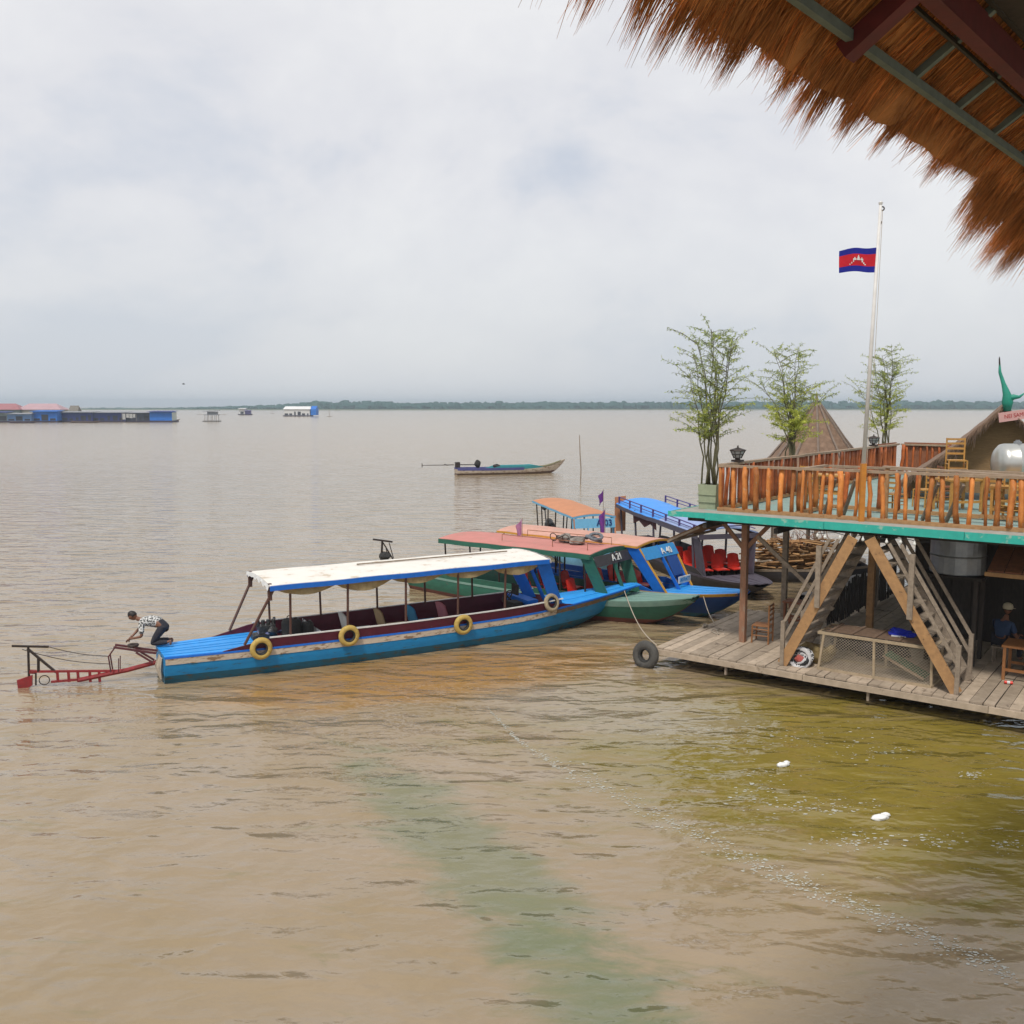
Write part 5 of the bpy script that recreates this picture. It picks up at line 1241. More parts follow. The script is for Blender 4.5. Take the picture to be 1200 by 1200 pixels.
# bundles by the stairs
bp_ = Lc(at(938, 780, ZD)); t = thing('cloth_bundle', 'bundle of black and white patterned cloth with a red core on the deck edge', 'bundle', W(bp_.x, max(.28, bp_.y), ZD), PA)
m = MB(); rn = random.Random(4)
for k in range(16):
    m.cur = k % 3; a = rn.uniform(0, 6.28); m.torus((rn.gauss(0, .02), rn.gauss(0, .05), .19 + rn.gauss(0, .02)), (rn.gauss(0, .25), -1, .35 + rn.gauss(0, .25)), rn.uniform(.1, .24), rn.uniform(.03, .05), 14, 6)
m.build('coil', [shirt_material('black and white cloth', (.02, .02, .025), (.6, .6, .6), 22), mat('black cloth', (.02, .02, .022)), mat('white cloth', (.62, .61, .6), (.4, .4, .42), .9, 9)], t)
m = MB(); m.blob((0, -.1, .18), (.1, .06, .09), .4, 3); m.build('core', mat('red cloth', (.4, .06, .05), (.3, .12, .1), .9, 12), t)
t = thing('sack', 'lumpy straw coloured sack lying behind the patterned cloth bundle', 'sack', W(bp_.x + .15, max(.28, bp_.y) + .55, ZD), PA)
m = MB(); m.blob((0, 0, .2), (.42, .28, .22), .45, 8, 18, 12, 2); m.build('body', mat('straw sacking', (.32, .24, .11), (.2, .14, .06), .95, 9, (1, 1, 1), None, .4), t, True)
m = MB(); m.blob((.35, .05, .3), (.12, .14, .13), .5, 9, 14, 10, 2); m.build('neck', MATS['straw sacking'], t, True)

# tyre on the corner, mooring rope, rope scraps
ty = at(757, 768, .35); tyre('big black tyre hanging on the left corner of the lower deck', W(-.17, -.12, .30), V((-.62, -.75, .12)), .25, .115, mat('worn black tyre', (.05, .048, .045), (.09, .085, .075), .8, 9, (1, 1, 1), None, .3))
def rope(label, pts, r_=.014, group='mooring ropes'):
    m = MB(); m.path(pts, r_, 6); o = m.build('rope', M_rope, None, True); tag(o, label, 'rope', group)
pA = b1.M @ V((13.35, -.25, .95)); pB = W(.02, .1, ZD + .03)
rope('slack mooring rope from the blue bow down to the deck corner by the black tyre', [pA.lerp(pB, i / 12) + V((0, 0, -.28 * math.sin(math.pi * i / 12))) for i in range(13)])
pA = b3.M @ V((9.9, -.55, .8)); pB = W(.15, 3.2, ZD + .03)
rope('pair end rope hanging from the yellow edged boat to the deck side', [pA.lerp(pB, i / 10) + V((0, 0, -.12 * math.sin(math.pi * i / 10))) for i in range(11)])
q = Lc(at(838, 742, ZD)); rope('loose scrap of rope lying on the bare left boards of the lower deck', [W(q.x + .28 * math.cos(i * .9) * (1 - i * .05), q.y + .3 * math.sin(i * .7) + .02 * i, ZD + .012 + .002 * (i % 2)) for i in range(14)], .012)
q = Lc(at(815, 733, ZD)); rope('small knot of rope on the left edge of the lower deck', [W(max(.06, q.x) + .07 * math.cos(i * 1.3), q.y + .16 * math.sin(i * 1.1), ZD + .014 + .003 * i) for i in range(16)], .014)

# dark back wall, fence, round tank, lean-to roof, awning
def wall_boards(name, label, cat, p, q, z0, z1, w, gap, mt, rails=True, seed=0, jag=.0):
    p = V((*p, 0)); q = V((*q, 0)); d = q - p; L_ = d.length; t = thing(name, label, cat, W(p.x, p.y, z0), PA + math.atan2(d.y, d.x)); rn = random.Random(seed)
    m = MB(); x = 0
    while x < L_: ww = w * rn.uniform(.8, 1.2); m.box((x + ww / 2, rn.uniform(-.005, .005), (z1 - z0) / 2 + jag * rn.uniform(-.5, .5)), (ww, .03, z1 - z0)); x += ww + gap
    m.build('boards', mt, t)
    if rails:
        m = MB()
        for z in (.15, (z1 - z0) * .75): m.bar((0, .045, z), (L_, .045, z), .05, .07)
        m.build('rail', M_greywood, t)
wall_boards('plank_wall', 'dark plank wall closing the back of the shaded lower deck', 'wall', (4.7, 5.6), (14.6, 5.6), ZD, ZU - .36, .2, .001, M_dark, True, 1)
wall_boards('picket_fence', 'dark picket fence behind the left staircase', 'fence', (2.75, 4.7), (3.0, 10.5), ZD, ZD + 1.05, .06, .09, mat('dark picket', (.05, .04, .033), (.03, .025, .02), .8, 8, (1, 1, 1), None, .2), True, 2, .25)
wp = Lc(atY(1112, 690, 25)); tz = 2.0
t = thing('water_tank', 'round grey metal tank raised in the shade behind the right staircase', 'tank', W(6.2, 3.3, 2.6), PA)
m = MB(); m.lathe([(.02, 0), (.59, .0), (.6, .02), (.6, .4), (.612, .42), (.6, .44), (.6, .85), (.612, .87), (.6, .89), (.6, .96), (.3, .98)], (0, 0, 0), (0, 0, 1), 30); m.build('shell', M_galv, t, False)
m = MB()
for a in (-.5, .5):
    for b in (-.4, .4): m.bar((a, b, ZD - 2.6), (a, b, -.082), .09)
m.box((0, 0, -.045), (1.3, 1.2, .07)); m.build('stand', M_dark, t)
t = thing('lean_to_roof', 'small red brown board roof over the shaded table at the right edge', 'roof', W(6.95, 2.3, .42), PA)
m = MB()
for i in range(6): m.prism([(.1 + i * .34, -.2, 2.45 + i * .0), (.42 + i * .34, -.2, 2.45), (.42 + i * .34, 1.3, 2.95), (.1 + i * .34, 1.3, 2.95)], (0, 0, .03))
m.build('boards', M_redwood, t)
m = MB(); m.bar((.05, -.22, 2.4), (2.2, -.22, 2.4), .05, .09); m.bar((.12, -.2, 2.4), (.12, 1.3, 2.9), .05, .09); m.bar((2.1, -.2, 2.4), (2.1, 1.3, 2.9), .05, .09); m.build('rafter', M_tanwood, t)
m = MB(); m.bar((2.1, -.16, ZD - .42), (2.1, -.16, 2.36), .08); m.build('post', M_greywood, t)
t = thing('awning', 'sloping brown woven awning under the left corner of the teal edge', 'awning', W(0, 0, 0), PA)
m = MB(); m.slab(lambda u, v: (EA - .75 + .85 * u, .9 + 2.8 * v, 3.12 + .42 * u + .02 * math.sin(v * 17)), 6, 14, .04); m.build('mat', mat('brown woven mat', (.2, .11, .05), (.12, .065, .03), .9, 9, (1, 8, 1), None, .3), t)
m = MB(); m.bar((EA - .75, .92, 3.06), (EA + .12, .92, 3.48), .05); m.bar((EA - .73, .9, 3.05), (EA - .73, 3.7, 3.05), .06); m.build('frame', M_greywood, t)
# string of bulbs under the fascia
t = thing('string_lights', 'string of small white bulbs hanging under the teal fascia', 'lights', W(3.6, EB + .06, ZU - .2), PA); rn = random.Random(2)
m = MB(); m.path([(i * .2, 0, -.04 - .03 * math.sin(i * 1.7)) for i in range(14)], .008, 5); m.build('cable', M_black, t)
for i in range(9):
    x = .15 + i * .26 + rn.uniform(-.05, .05); m = MB(); m.lathe([(.0, -.15), (.03, -.13), (.035, -.1), (.018, -.06), (.015, -.03)], (x, 0, rn.uniform(-.03, .0)), (0, 0, 1), 8, False); m.build('bulb', mat('white bulb glass', (.8, .8, .76), (.75, .75, .7), .3, 5), t)

# ------------------------------------------------------------------ things on the upper deck
ZT = ZU + .005
tk = atY(1166, 535, 22.6)
t = thing('steel_tank', 'shiny horizontal steel tank under the thatched gable', 'tank', (tk.x, 22.6, 4.62), R(-6))
m = MB(); m.lathe([(.0, 0), (.2, .0), (.36, .04), (.45, .12), (.47, .2), (.47, .42), (.478, .43), (.478, .45), (.47, .46), (.47, 1.5), (.478, 1.51), (.478, 1.53), (.47, 1.54), (.45, 1.65), (.3, 1.78), (0, 1.8)], (0, 0, .5), (1, 0, 0), 32, False); m.build('shell', M_steel, t, True)
m = MB(); m.lathe([(.09, 0), (.09, .05), (.05, .06), (.05, .09)], (.5, 0, .965), (0, 0, 1), 12); m.build('hatch', M_galv, t)
text('lettering', 'ICC', .17, M_char, t, (.98, -.452, .72), (R(74), 0, 0), .004, .9)
m = MB(); m.box((.9, -.475, .42), (.5, .012, .02)); m.build('stripe', M_redseat, t)
m = MB()
for x in (.35, 1.4):
    m.box((x, 0, .02), (.1, .8, .06))
    for y in (-.34, .34): m.bar((x, y, -.73), (x, y, -.01), .08)
m.build('stand', M_bamboo, t)
# hut with thatched gable
hp_ = V((13.25, 25.4, ZT)); HA = R(-26)
t = thing('thatched_hut', 'open hut with weathered thatched gable and woven front wall', 'hut', hp_, HA)
hw, hr, he = 2.55, 2.6, .45                                                # half width, ridge and eave height over the deck
pk = atY(1178, 474, hp_.y); hr = pk.z - ZT; hd = 3.6
m = MB(); rn = random.Random(8)
for sg in (-1, 1):
    m.slab(lambda u, v: (sg * hw * u, -.25 + hd * v, hr + (he - hr) * u + .04 * noise.noise(V((u * 9, v * 5, sg))) - .12 * math.sin(math.pi * u)), 18, 10, .16)
m.build('roof', M_oldthatch, t)
m = MB()
for k in range(1000):
    sg = -1 if k % 3 else 1; u = rn.random(); y = -.27 + rn.uniform(-.05, .06); z = hr + (he - hr) * u - .12 * math.sin(math.pi * u); x = sg * hw * u
    l_ = rn.uniform(.14, .34) * (1.7 if noise.noise(V((u * 14, sg, 2))) > .25 else 1); m.path([(x, y, z - .02), (x + sg * .06, y - .02, z - .02 - l_ * .5), (x + sg * .09 + rn.gauss(0, .02), y - .02, z - .05 - l_)], [.016, .012, .003], 3, False)
for k in range(160):
    v = rn.random(); z = he; m.path([(-hw + .05, -.25 + hd * v, z - .02), (-hw - .1, -.25 + hd * v, z - .14), (-hw - .14, -.25 + hd * v + rn.gauss(0, .03), z - .26)], [.016, .012, .003], 3, False)
m.build('fringe', M_oldthatch, t)
m = MB(); m.prism([(-hw * .93, .3, .2), (hw * .93, .3, .2), (hw * .93, .3, he), (0, .3, hr - .22), (-hw * .93, .3, he)], (0, .04, 0)); m.build('front_wall', M_matwall, t)
for x, y in ((-hw * .9, .2), (hw * .9, .2), (-hw * .9, hd - .4), (hw * .9, hd - .4)): m = MB(); m.bar((x, y, 0), (x, y, he - .05), .12); m.build('post', M_redwood, t)
m = MB()
pts = [(.06, -.3, hr - .16), (.05, -.34, hr + .06), (.02, -.36, hr + .28), (-.07, -.34, hr + .55), (-.17, -.33, hr + .85), (-.2, -.33, hr + 1.2)]
m.path(pts, [.09, .145, .10, .055, .04, .012], 10); m.path([(.04, -.34, hr + .14), (.2, -.36, hr + .2), (.32, -.36, hr + .2), (.44, -.36, hr + .3)], [.12, .07, .04, .012], 8); m.build('finial', mat('deep green paint', (.02, .27, .19), (.015, .2, .14), .5, 6), t, True)
m = MB(); m.path([pts[-2], pts[-1], (-.2, -.33, hr + 1.26)], [.035, .02, .006], 6); m.build('finial_tip', M_iron, t)
sg_ = thing('sign', 'faded pink sign with red lettering fixed under the green finial', 'sign', (hp_.x - .25, hp_.y - .36, ZT + hr - .34), R(-10))
sg_.rotation_euler = (R(4), R(-9), R(-10))
m = MB(); m.box((.9, 0, 0), (1.95, .03, .25)); m.build('board', mat('faded pink board', (.62, .36, .33), (.55, .3, .28), .7, 5, (1, 1, 1), (8, .66, (.6, .5, .45)), .05), sg_)
text('lettering', 'NEI SAMNIENG RESTAURANT', .15, mat('red lettering', (.45, .03, .03)), sg_, (.9, -.018, 0), (R(90), 0, 0), .003, .85)
# pointed hut to the left of the terrace, on its own float
cq = atY(957, 470, 37.5); 
t = thing('pointed_hut', 'pointed conical thatched hut rising behind the left log railing', 'hut', (cq.x, 37.5, 0), .3)
m = MB(); ez = 3.7; zt = cq.z; er = 2.35
m.lathe([(er * (1 - f) ** 1.0 * (1 + .10 * math.sin(math.pi * f) * -1) + .04 + (.03 if k % 2 else 0) * (1 - f), ez + (zt - ez) * f) for k, f in enumerate([i / 22 for i in range(22)])] + [(.05, zt)], (0, 0, 0), (0, 0, 1), 12, True); m.build('roof', M_oldthatch, t)
m = MB(); m.path([(0, 0, zt - .1), (0, 0, zt + .3)], [.09, .03], 7)
for k in range(12):
    a = k * math.pi / 6; m.path([((er + .03) * (1 - f) * (1 - .1 * math.sin(math.pi * f)) * math.cos(a) + .05 * math.cos(a), ((er + .03) * (1 - f) * (1 - .1 * math.sin(math.pi * f)) + .05) * math.sin(a), ez + (zt - ez) * f + .02) for f in (0, .25, .5, .75, .98)], .05, 5)
m.build('hip_cap', mat('grey thatch ridge', (.24, .19, .15), (.16, .12, .1), .9, 9), t)
for k in range(6): a = k * math.pi / 3; m = MB(); m.bar((1.7 * math.cos(a), 1.7 * math.sin(a), .4), (1.7 * math.cos(a), 1.7 * math.sin(a), ez + .3), .12); m.build('post', M_greywood, t)
m = MB(); m.lathe([(2.1, -.2), (2.1, .4)], (0, 0, 0), (0, 0, 1), 12); m.build('float', M_deckwood, t)
# chairs and tables
G_ = 'bamboo chairs on the upper deck'
ch0 = chair('bamboo chair just behind the railing near the left corner', W(2.2, 4.6, ZT), PA + R(80), G_, M_bamboo, 1.0)
def put(lab, px, py, Y, rz, z=None, tilt=None):
    p = atY(px, py, Y); c = dup(ch0, (p.x, Y, ZT if z is None else z), rz, lab)
    if tilt: c.rotation_euler = (tilt[0], tilt[1], rz)
    return c
table('bamboo table behind the railing near the left corner', W(2.35, 5.6, ZT), PA, .9, .7, .72, M_bamboo, 'tables on the upper deck')
table('bamboo table standing left of the thatched gable with a chair on it', V((11.15, 23.4, ZT)), R(10), .95, .8, .8, M_bamboo, 'tables on the upper deck')
put('bamboo chair upturned on the table left of the thatched gable', 1121, 540, 23.45, R(255), ZT + .8)
put('bamboo chair nearest the steel tank, pushed toward the front railing', 1186, 560, 21.2, R(100))
put('bamboo chair standing under the left end of the steel tank', 1166, 560, 21.9, R(60))
put('bamboo chair between the stair opening and the thatched gable', 1085, 570, 24.2, R(200))
put('bamboo chair close behind the flagpole railing', 1048, 585, 23.0, R(30))
table('bamboo table in front of the steel tank at the right edge', V((11.6, 21.6, ZT)), R(-30), 1.0, .7, .76, M_bamboo, 'tables on the upper deck')
chair('reddish chair standing in the middle of the upper deck behind the stair opening', W(5.2, 6.6, ZT), PA + R(30), 'reddish chairs on the upper deck', M_redwood, 1.0)
t = thing('plank', 'grey plank lying slanted across the right part of the front railing', 'plank', W(6.4, RB + .5, ZU + 1.1), PA)
m = MB(); m.bar((-1.6, .3, .12), (1.5, .25, .02), .2, .04); m.build('board', M_rail, t)
for x_, z_ in ((-1.5, .09), (1.4, 0)): m = MB(); m.bar((x_, .27, -1.1), (x_, .27, z_), .08); m.build('leg', M_tanwood, t)
# ------------------------------------------------------------------ floating village far away on the left
vg = 'floating houses far out on the left'
def far_house(name, label, x0, x1, Y, h, wall, roofm, roof='gable', rh=2.2, depth=7, wins=3, group=vg, hip=True, rz=0):
    a = at(x0, 0, 0); pa = atY(x0, 480, Y); pb = atY(x1, 480, Y); w = pb.x - pa.x
    t = thing(name, label, 'house', (pa.x, Y, 0), rz, group)
    m = MB(); m.box((w / 2, depth / 2, .25), (w + 1.2, depth + 1.6, .7)); m.build('float', mat('dark float', (.045, .03, .06), (.03, .02, .04), .8, .5), t)
    m = MB(); m.box((w / 2, depth / 2, .6 + h / 2), (w, depth, h)); m.build('wall', wall, t)
    for k in range(wins):
        x = w * (k + .5) / wins; m = MB(); hh_ = h * (.42 + .2 * math.sin(x * 3.1)); m.box((x, -.02, .75 + hh_ / 2), (w / wins * (.6 + .25 * math.sin(x * 1.7)), .1, hh_)); m.build('window', mat('dark opening', (.03, .03, .04)), t)
    m = MB(); e_ = .6
    if roof == 'gable':
        z0 = .6 + h; q = rh if hip else 0
        m.add([(-e_, -e_, z0), (w + e_, -e_, z0), (w + e_, depth + e_, z0), (-e_, depth + e_, z0), (q * 1.2, depth / 2, z0 + rh), (w - q * 1.2, depth / 2, z0 + rh)], [(0, 1, 5, 4), (2, 3, 4, 5), (0, 4, 3), (1, 2, 5), (0, 3, 2, 1)])
    else: m.prism([(-e_, -e_ * 2, .55 + h), (-e_, depth + e_, .9 + h), (-e_, depth + e_, 1.0 + h), (-e_, -e_ * 2, .65 + h)], (w + 2 * e_, 0, 0))
    m.build('roof', roofm, t); return t, w
M_farblue = mat('strong blue boards', (.010, .17, .62), (.01, .13, .5), .7, .6); M_navy = mat('navy boards', (.02, .03, .22), (.03, .05, .14), .8, .6)
M_farred = mat('dull red metal roof', (.36, .15, .16), (.3, .12, .13), .6, .4); M_farpink = mat('pale red metal roof', (.46, .30, .32), (.4, .26, .28), .6, .4)
M_fargreen = mat('grey green boards', (.22, .27, .25), (.16, .2, .2), .8, .6); M_farcream = mat('cream boards', (.5, .47, .38), (.42, .4, .33), .8, .6); M_fargrey = mat('grey zinc roof', (.25, .26, .28), (.2, .21, .23), .5, .4, metal=.2)
far_house('floating_house', 'long house with dull red roof at the far left edge of the lake', -20, 22, 372, 4.2, M_fargreen, M_farred, rh=2.4, wins=4)
far_house('floating_house', 'long house with pale red roof beside the dull red one', 21, 70, 374, 4.2, M_farcream, M_farpink, rh=2.4, wins=5)
far_house('floating_house', 'low blue house in front of the pale red roof', 38, 66, 362, 3.6, M_farblue, M_farblue, 'flat', wins=3, depth=5)
far_house('floating_house', 'pale blue shack in front of the dull red roof', 8, 36, 360, 2.6, mat('pale blue boards', (.14, .26, .5), (.1, .2, .42), .8, .6), M_fargrey, 'flat', wins=3, depth=4)
far_house('floating_house', 'green grey shack nearest the left edge of the photo', -12, 8, 361, 3.2, M_fargreen, M_navy, 'flat', wins=2, depth=4)
far_house('floating_house', 'little hut with steep thatched roof behind the navy sheds', 80, 90, 385, 2.2, M_fargreen, mat('far thatch', (.2, .18, .15)), rh=3.6, wins=1, depth=4, hip=False)
far_house('floating_house', 'navy shed with grey roof left of the white washing', 72, 108, 366, 3.2, M_navy, M_fargrey, 'flat', wins=5, depth=5)
far_house('floating_house', 'second navy shed with grey roof behind the white washing', 108, 146, 367, 3.1, M_navy, M_fargrey, 'flat', wins=5, depth=5)
far_house('floating_house', 'dark grey shed touching the plain blue cabin', 146, 175, 368, 3.0, mat('dark slate boards', (.06, .07, .1), (.04, .05, .08), .8, .6), M_fargrey, 'flat', wins=4, depth=5)
tt, w = far_house('floating_house', 'plain bright blue cabin with pale end at the right of the floating village', 175, 201, 366, 3.4, M_farblue, M_navy, 'flat', wins=0, depth=5)
m = MB(); m.box((w + .08, 2.5, 2.2), (.1, 4.8, 3.1)); m.build('end_wall', mat('pale end wall', (.55, .6, .55), (.5, .55, .5), .7, .6), tt)
pv_ = atY(151, 488, 363)
t = thing('laundry', 'white washing hanging in front of the navy sheds', 'laundry', (pv_.x, 363, .55)); m = MB(); m.tube((-2.8, 0, 0), (-2.8, 0, 3), .06, .05, 5); m.tube((2.9, 0, 0), (2.9, 0, 2.6), .06, .05, 5); m.tube((-2.8, 0, 2.9), (2.9, 0, 2.5), .03, .03, 4); m.build('line', M_greywood, t)
m = MB()
for k, (x, w_, h_) in enumerate(((-1.9, 1.2, 2.2), (-.5, 1.1, 1.5), (.8, 1.2, 1.6), (2.0, .9, 1.4))): m.slab(lambda u, v: (x + (u - .5) * w_, .05 * math.sin(u * 6), 2.75 - .03 * k - h_ * v), 4, 4, .02)
m.build('sheet', M_white, t)
def small_boat(label, x0, x1, y, mt, h=.7):
    a = at(x0, y, 0); b = at(x1, y, 0); b.y = a.y
    bo = Boat('rowing_boat', label, (a.x, a.y), (b.x, b.y), [(0, .5, .3, h), (2, .8, .6, h * .7), (6, .8, .6, h * .7), (8, .1, .02, h * 1.3)], 'small boats by the floating houses', 'boat'); bo.hull(M_char, mt, .3); bo.floor(.6, bo.L * .8, .2, M_dark, M_char); bo.strip('rub_rail', M_greywood, 0, bo.L * .97, -.06, .02, .02)
small_boat('dark purple boat in front of the pale blue shack', 12, 44, 496, mat('dark purple', (.06, .02, .06)))
small_boat('brown boat in front of the navy sheds', 84, 118, 495.5, mat('dull brown boat', (.14, .07, .05)))
small_boat('small boat at the end of the plain blue cabin', 196, 211, 493.5, M_greywood)
# stilted shelter, white hut, blue house
sp = at(247, 494, 0); t = thing('stilt_shelter', 'small grey shelter on stilts alone on the water', 'shelter', sp)
m = MB()
for x in (-2.4, -.8, .8, 2.4):
    for y in (0, 3): m.bar((x, y, -.5), (x * .95, y, 2.6), .16)
m.build('stilt', M_greywood, t)
m = MB(); m.box((0, 1.5, .15), (6.4, 4, .3)); m.build('platform', M_dark, t)
m = MB(); m.box((0, 1.5, 2.7), (5.6, 3.6, .25)); m.box((.3, 1.8, 3.4), (3.6, 2.6, 1.2)); m.build('cabin', M_fargrey, t)
m = MB(); m.prism([(-3, -.5, 4.0), (3, -.5, 4.3), (3, 3.6, 4.5), (-3, 3.6, 4.2)], (0, 0, .12)); m.build('roof', M_fargrey, t)
m = MB(); m.bar((-6, 1, 2.75), (6, 1, 2.75), .12); m.build('pole', M_greywood, t)
far_house('floating_house', 'tiny white hut with violet shed far out on the lake', 280, 287, 640, 3.6, M_white, M_white, 'flat', wins=1, depth=4, group='lone houses far out on the lake')
far_house('floating_house', 'tiny violet shed joined to the white hut', 287, 292.5, 640, 2.2, mat('violet boards', (.12, .08, .3)), MATS['violet boards'], 'flat', wins=0, depth=4, group='lone houses far out on the lake')
tt, w = far_house('floating_house', 'floating house with white roof and bright blue gable end', 333, 363, 560, 3.6, M_white, mat('white zinc roof', (.75, .75, .74), (.68, .68, .68), .5, .4), rh=1.7, wins=6, depth=6, group='lone houses far out on the lake', hip=False)
m = MB(); m.prism([(w + .65, -.65, .7), (w + .65, 6.65, .7), (w + .65, 6.65, 4.3), (w + .65, 3, 6.1), (w + .65, -.65, 4.3)], (3.2, 0, 0)); m.build('gable_end', M_farblue, tt)
for lab, x, y in (('thin mast standing right of the blue gabled house', 386, 488.5), ('thin pole standing between the white hut and the blue gabled house', 319, 485)):
    p = at(x, y, 0); t = thing('mast', lab, 'mast', p, 0, 'poles far out on the lake'); m = MB(); m.tube((0, 0, -1), (0, 0, 4.5), .12, .08, 5); m.bar((-1.5, 0, .2), (1.8, 0, .25), .2); m.build('pole', M_greywood, t)
p = atY(215, 450, 260); t = thing('bird', 'dark bird gliding above the lake at the left', 'bird', p, R(20))
m = MB(); m.path([(-.45, 0, 0), (-.2, 0, .02), (.1, 0, .0), (.35, 0, -.03), (.45, 0, -.03)], [.02, .12, .14, .09, .02], 8); m.build('body', M_black, t, True)
m = MB()
for s in (-1, 1): m.prism([(-.1, s * .08, .06), (.2, s * .08, .06), (.15, s * .55, .22), (-.02, s * .95, .14), (-.12, s * .5, .2)], (0, 0, .025))
m.build('wing', M_black, t)
# reed bank in the far left distance
# ------------------------------------------------------------------ litter and foam on the near water
for lab, px, py, s in (('white foam scrap floating nearer the terrace', 917, 898, .8), ('curved white foam scrap floating nearest the viewer', 1031, 960, 1.0)):
    p = at(px, py, 0); t = thing('foam_scrap', lab, 'litter', p, R(10), 'litter on the water'); m = MB()
    m.blob((0, 0, .025), (.15 * s, .07 * s, .045), .55, px, 16, 9, 2.4); m.blob((.13 * s, .06, .03), (.09 * s, .05 * s, .04), .6, py, 12, 8, 2.4); m.build('piece', M_foam, t, True)
M_scum = mat('pale scum', (.52, .52, .46), (.42, .42, .36), .6, 9, (1, 1, 1), None, 0)
rn = random.Random(21); m = MB()
line = [(575, 835), (610, 870), (660, 902), (720, 930), (790, 965), (850, 995), (910, 1025), (960, 1045), (1040, 1078), (1120, 1112), (1190, 1142)]
def fleck(c, s):
    n = 7; a0 = rn.uniform(0, 6); z = .004 + rn.uniform(0, .003); pts = [(c.x + s * rn.uniform(.4, 1.2) * math.cos(a0 + 6.283 * i / n) * 1.5, c.y + s * rn.uniform(.4, 1.2) * math.sin(a0 + 6.283 * i / n) * .8, z) for i in range(n)]
    m.add(pts, [range(n)])
for (x0, y0), (x1, y1) in zip(line, line[1:]):
    for k in range(170):
        f = rn.random(); dens = noise.noise(V(((x0 + x1) * .013, 1, 3)))
        px = x0 + (x1 - x0) * f; py = y0 + (y1 - y0) * f; off = rn.gauss(0, 4 + 5 * (py > 900))
        c = at(px + off * .6, py + off, 0); fleck(c, abs(rn.gauss(.004, .009)) + .003)
for cx, cy, sx, sy, n_ in ((960, 945, 60, 9, 60), (890, 925, 30, 22, 40), (1000, 985, 45, 10, 45), (1140, 908, 12, 4, 30), (1100, 985, 30, 8, 30), (900, 860, 90, 14, 60), (1010, 880, 60, 12, 40), (1180, 990, 20, 6, 20)):
    for k in range(n_ * 2): fleck(at(cx + rn.gauss(0, sx * .6), cy + rn.gauss(0, sy * .6), 0), abs(rn.gauss(.005, .011)) + .004)
tag(m.build('scum_flecks', M_scum), kind='stuff')
# ------------------------------------------------------------------ the thatched eave above the viewer
E0 = V((1.46, 4.92, 8.5)); ED = V((.67, .742, 0)).normalized(); EI = V((ED.y, -ED.x, 0)); SL = math.tan(R(33))
def ev(t_, i, dz=0): return E0 + ED * t_ + EI * i + V((0, 0, SL * i + dz))
rf = thing('thatched_roof', 'thatched eave with orange straw fringe overhanging from the upper right', 'roof', E0 + V((0, 0, 0)), 0)
IV = Matrix.Translation(-E0)
def rl(p): return p - E0
rn = random.Random(31)
T0, T1 = -4.4, 7.2
m = MB(); m.slab(lambda u, v: rl(ev(T0 + (T1 - T0) * u, -.27 + 3.05 * v, .14 + .05 * noise.noise(V((u * 30, v * 12, 0))) + (.0 if v > .12 else -.06 * (1 - v / .12)))) , 90, 30, .07); m.build('thatch_layer', M_thatchbase, rf)
# loose straw: hangs over the edge in uneven tufts
m = MB(); down = (EI * -1 + V((0, 0, -SL))).normalized()
def straw(p, d, l_, r_, droop):
    a = d.cross(V((rn.gauss(0, 1), rn.gauss(0, 1), rn.gauss(0, 1)))).normalized() * r_
    b = d.cross(a).normalized() * r_
    pts = [p, p + d * l_ * .5 + V((0, 0, -droop * l_ * .12)), p + d * l_ + V((0, 0, -droop * l_ * .45))]; k = [1, .8, .15]
    m.loft([[q + a * s, q + b * s, q - (a + b) * s * .7] for q, s in zip(pts, k)], True)
def reach(t):
    ks = [(-5, .64), (1, .59), (2.4, .5), (3.2, .56), (4.4, 1.0), (6, 1.2), (9, 1.2)]
    for (a, x), (b, y) in zip(ks, ks[1:]):
        if t <= b: return x + (y - x) * max(0, (t - a) / (b - a))
tt_ = T0
while tt_ < T1:
    wdt = rn.uniform(.05, .13); near = -2.2 < tt_ < 6.2
    big = .16 * noise.noise(V((tt_ * 1.5, 0, 5))) + .10 * noise.noise(V((tt_ * 4.5, 2, 5)))
    tl = (rn.uniform(.66, 1.1) + big * 2.8) * reach(tt_); yaw = rn.gauss(0, .22); dr = rn.uniform(.2, .9)
    n_ = int(150 * wdt / .1) if near else int(34 * wdt / .1)
    for k in range(n_):
        i = rn.uniform(-.28, .02) if rn.random() < .75 else rn.uniform(-.16, .1)
        zz = rn.uniform(.045, .16); p = ev(tt_ + rn.uniform(0, wdt), i, zz)
        d = (down + ED * (yaw + rn.gauss(0, .13)) + V((0, 0, rn.gauss(-.03, .09)))).normalized()
        end = (.47 + .24 * rn.random() ** 2) * tl; l_ = max(.1, (end + i * 1.19) * rn.uniform(.75, 1.05))
        if rn.random() < .025: l_ *= 1.25; d = (d + ED * rn.gauss(0, .25)).normalized()
        straw(rl(p), d, l_, rn.uniform(.0022, .0048) * (1 if near else 2), dr + rn.uniform(-.2, .3))
    tt_ += wdt
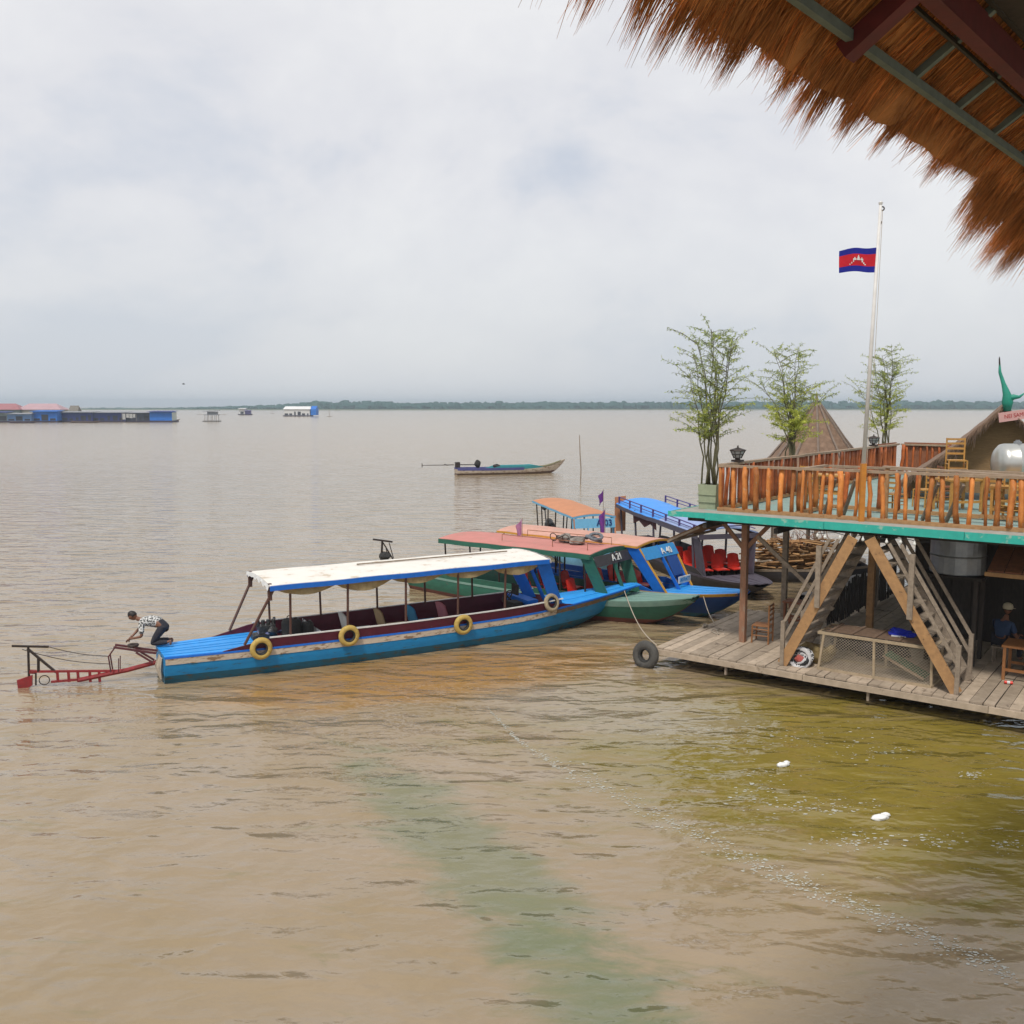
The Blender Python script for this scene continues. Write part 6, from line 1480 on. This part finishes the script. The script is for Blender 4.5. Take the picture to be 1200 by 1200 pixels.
for q in range(30):                                                # heavier bundles that sag below the edge
    t_ = rn.uniform(-2.4, 6.2); yaw = rn.gauss(0, .2); ln = rn.uniform(.42, .62) * reach(t_); wd = rn.uniform(.06, .14)
    for k in range(110):
        o_ = rn.gauss(0, wd * .5); p = ev(t_ + o_, rn.uniform(-.26, -.1), rn.uniform(.03, .1)); d = (down + ED * (yaw - o_ * 1.1 + rn.gauss(0, .06)) + V((0, 0, -.16 + rn.gauss(0, .05)))).normalized()
        straw(rl(p), d, ln * rn.uniform(.6, 1.02), rn.uniform(.002, .0042), .6)
m.build('straw_fringe', M_thatch, rf)
m = MB()
for k in range(7000):
    t_ = rn.uniform(-2.2, 6.2); i = rn.uniform(-.1, 1.7); p = ev(t_, i, .05 + rn.uniform(-.015, .03)); d = (down + ED * rn.gauss(.05, .12) + V((0, 0, rn.gauss(0, .03)))).normalized()
    straw(rl(p), d, rn.uniform(.2, .5), rn.uniform(.003, .006), .1)
m.build('straw_underside', M_thatch, rf)
def beam(nm, p, q, w, h, mt): mm = MB(); mm.bar(rl(p), rl(q), w, h); mm.build(nm, mt, rf)
beam('purlin', ev(T0, 0, -.02), ev(T1, 0, -.02), .042, .055, M_greengrey)
for i in (.24, .46, .68, .9): beam('batten', ev(T0, i, -.012), ev(T1, i, -.012), .02, .025, mat('dark batten', (.05, .045, .035), (.03, .028, .022), .8, 8))
for k, t_ in enumerate([-3.4 + .82 * j for j in range(12)]): beam('rafter', ev(t_, -.03, .012), ev(t_, 2.7, .012), .045, .045, M_greengrey)
pl = ev(0, .37, -.06)
mm = MB(); mm.bar(rl(pl + ED * T0), rl(pl + ED * T1), .09, .17); mm.build('wall_plate', M_plum, rf)
for t_ in (.60, -2.9, 4.4):
    beam('tie_beam', ev(t_, -.05, -.05), ev(t_, 2.75, -.05), .12, .10, M_plum)
mm = MB()
for k in range(9): a = E0 + EI * (.55 + k * .24) + V((0, 0, .30)); mm.bar(rl(a + ED * T0), rl(a + ED * T1), .235, .025)
mm.build('shade_boards', M_dark, rf)  # dark boards added where the thatch only falls into shade
mm = MB()
for t_ in (-2.9, 4.4):
    a = E0 + ED * t_ + EI * 2.65; mm.bar(rl(V((a.x, a.y, -.4))), rl(V((a.x, a.y, E0.z - .03))), .16)
mm.build('support_post', M_plum, rf)
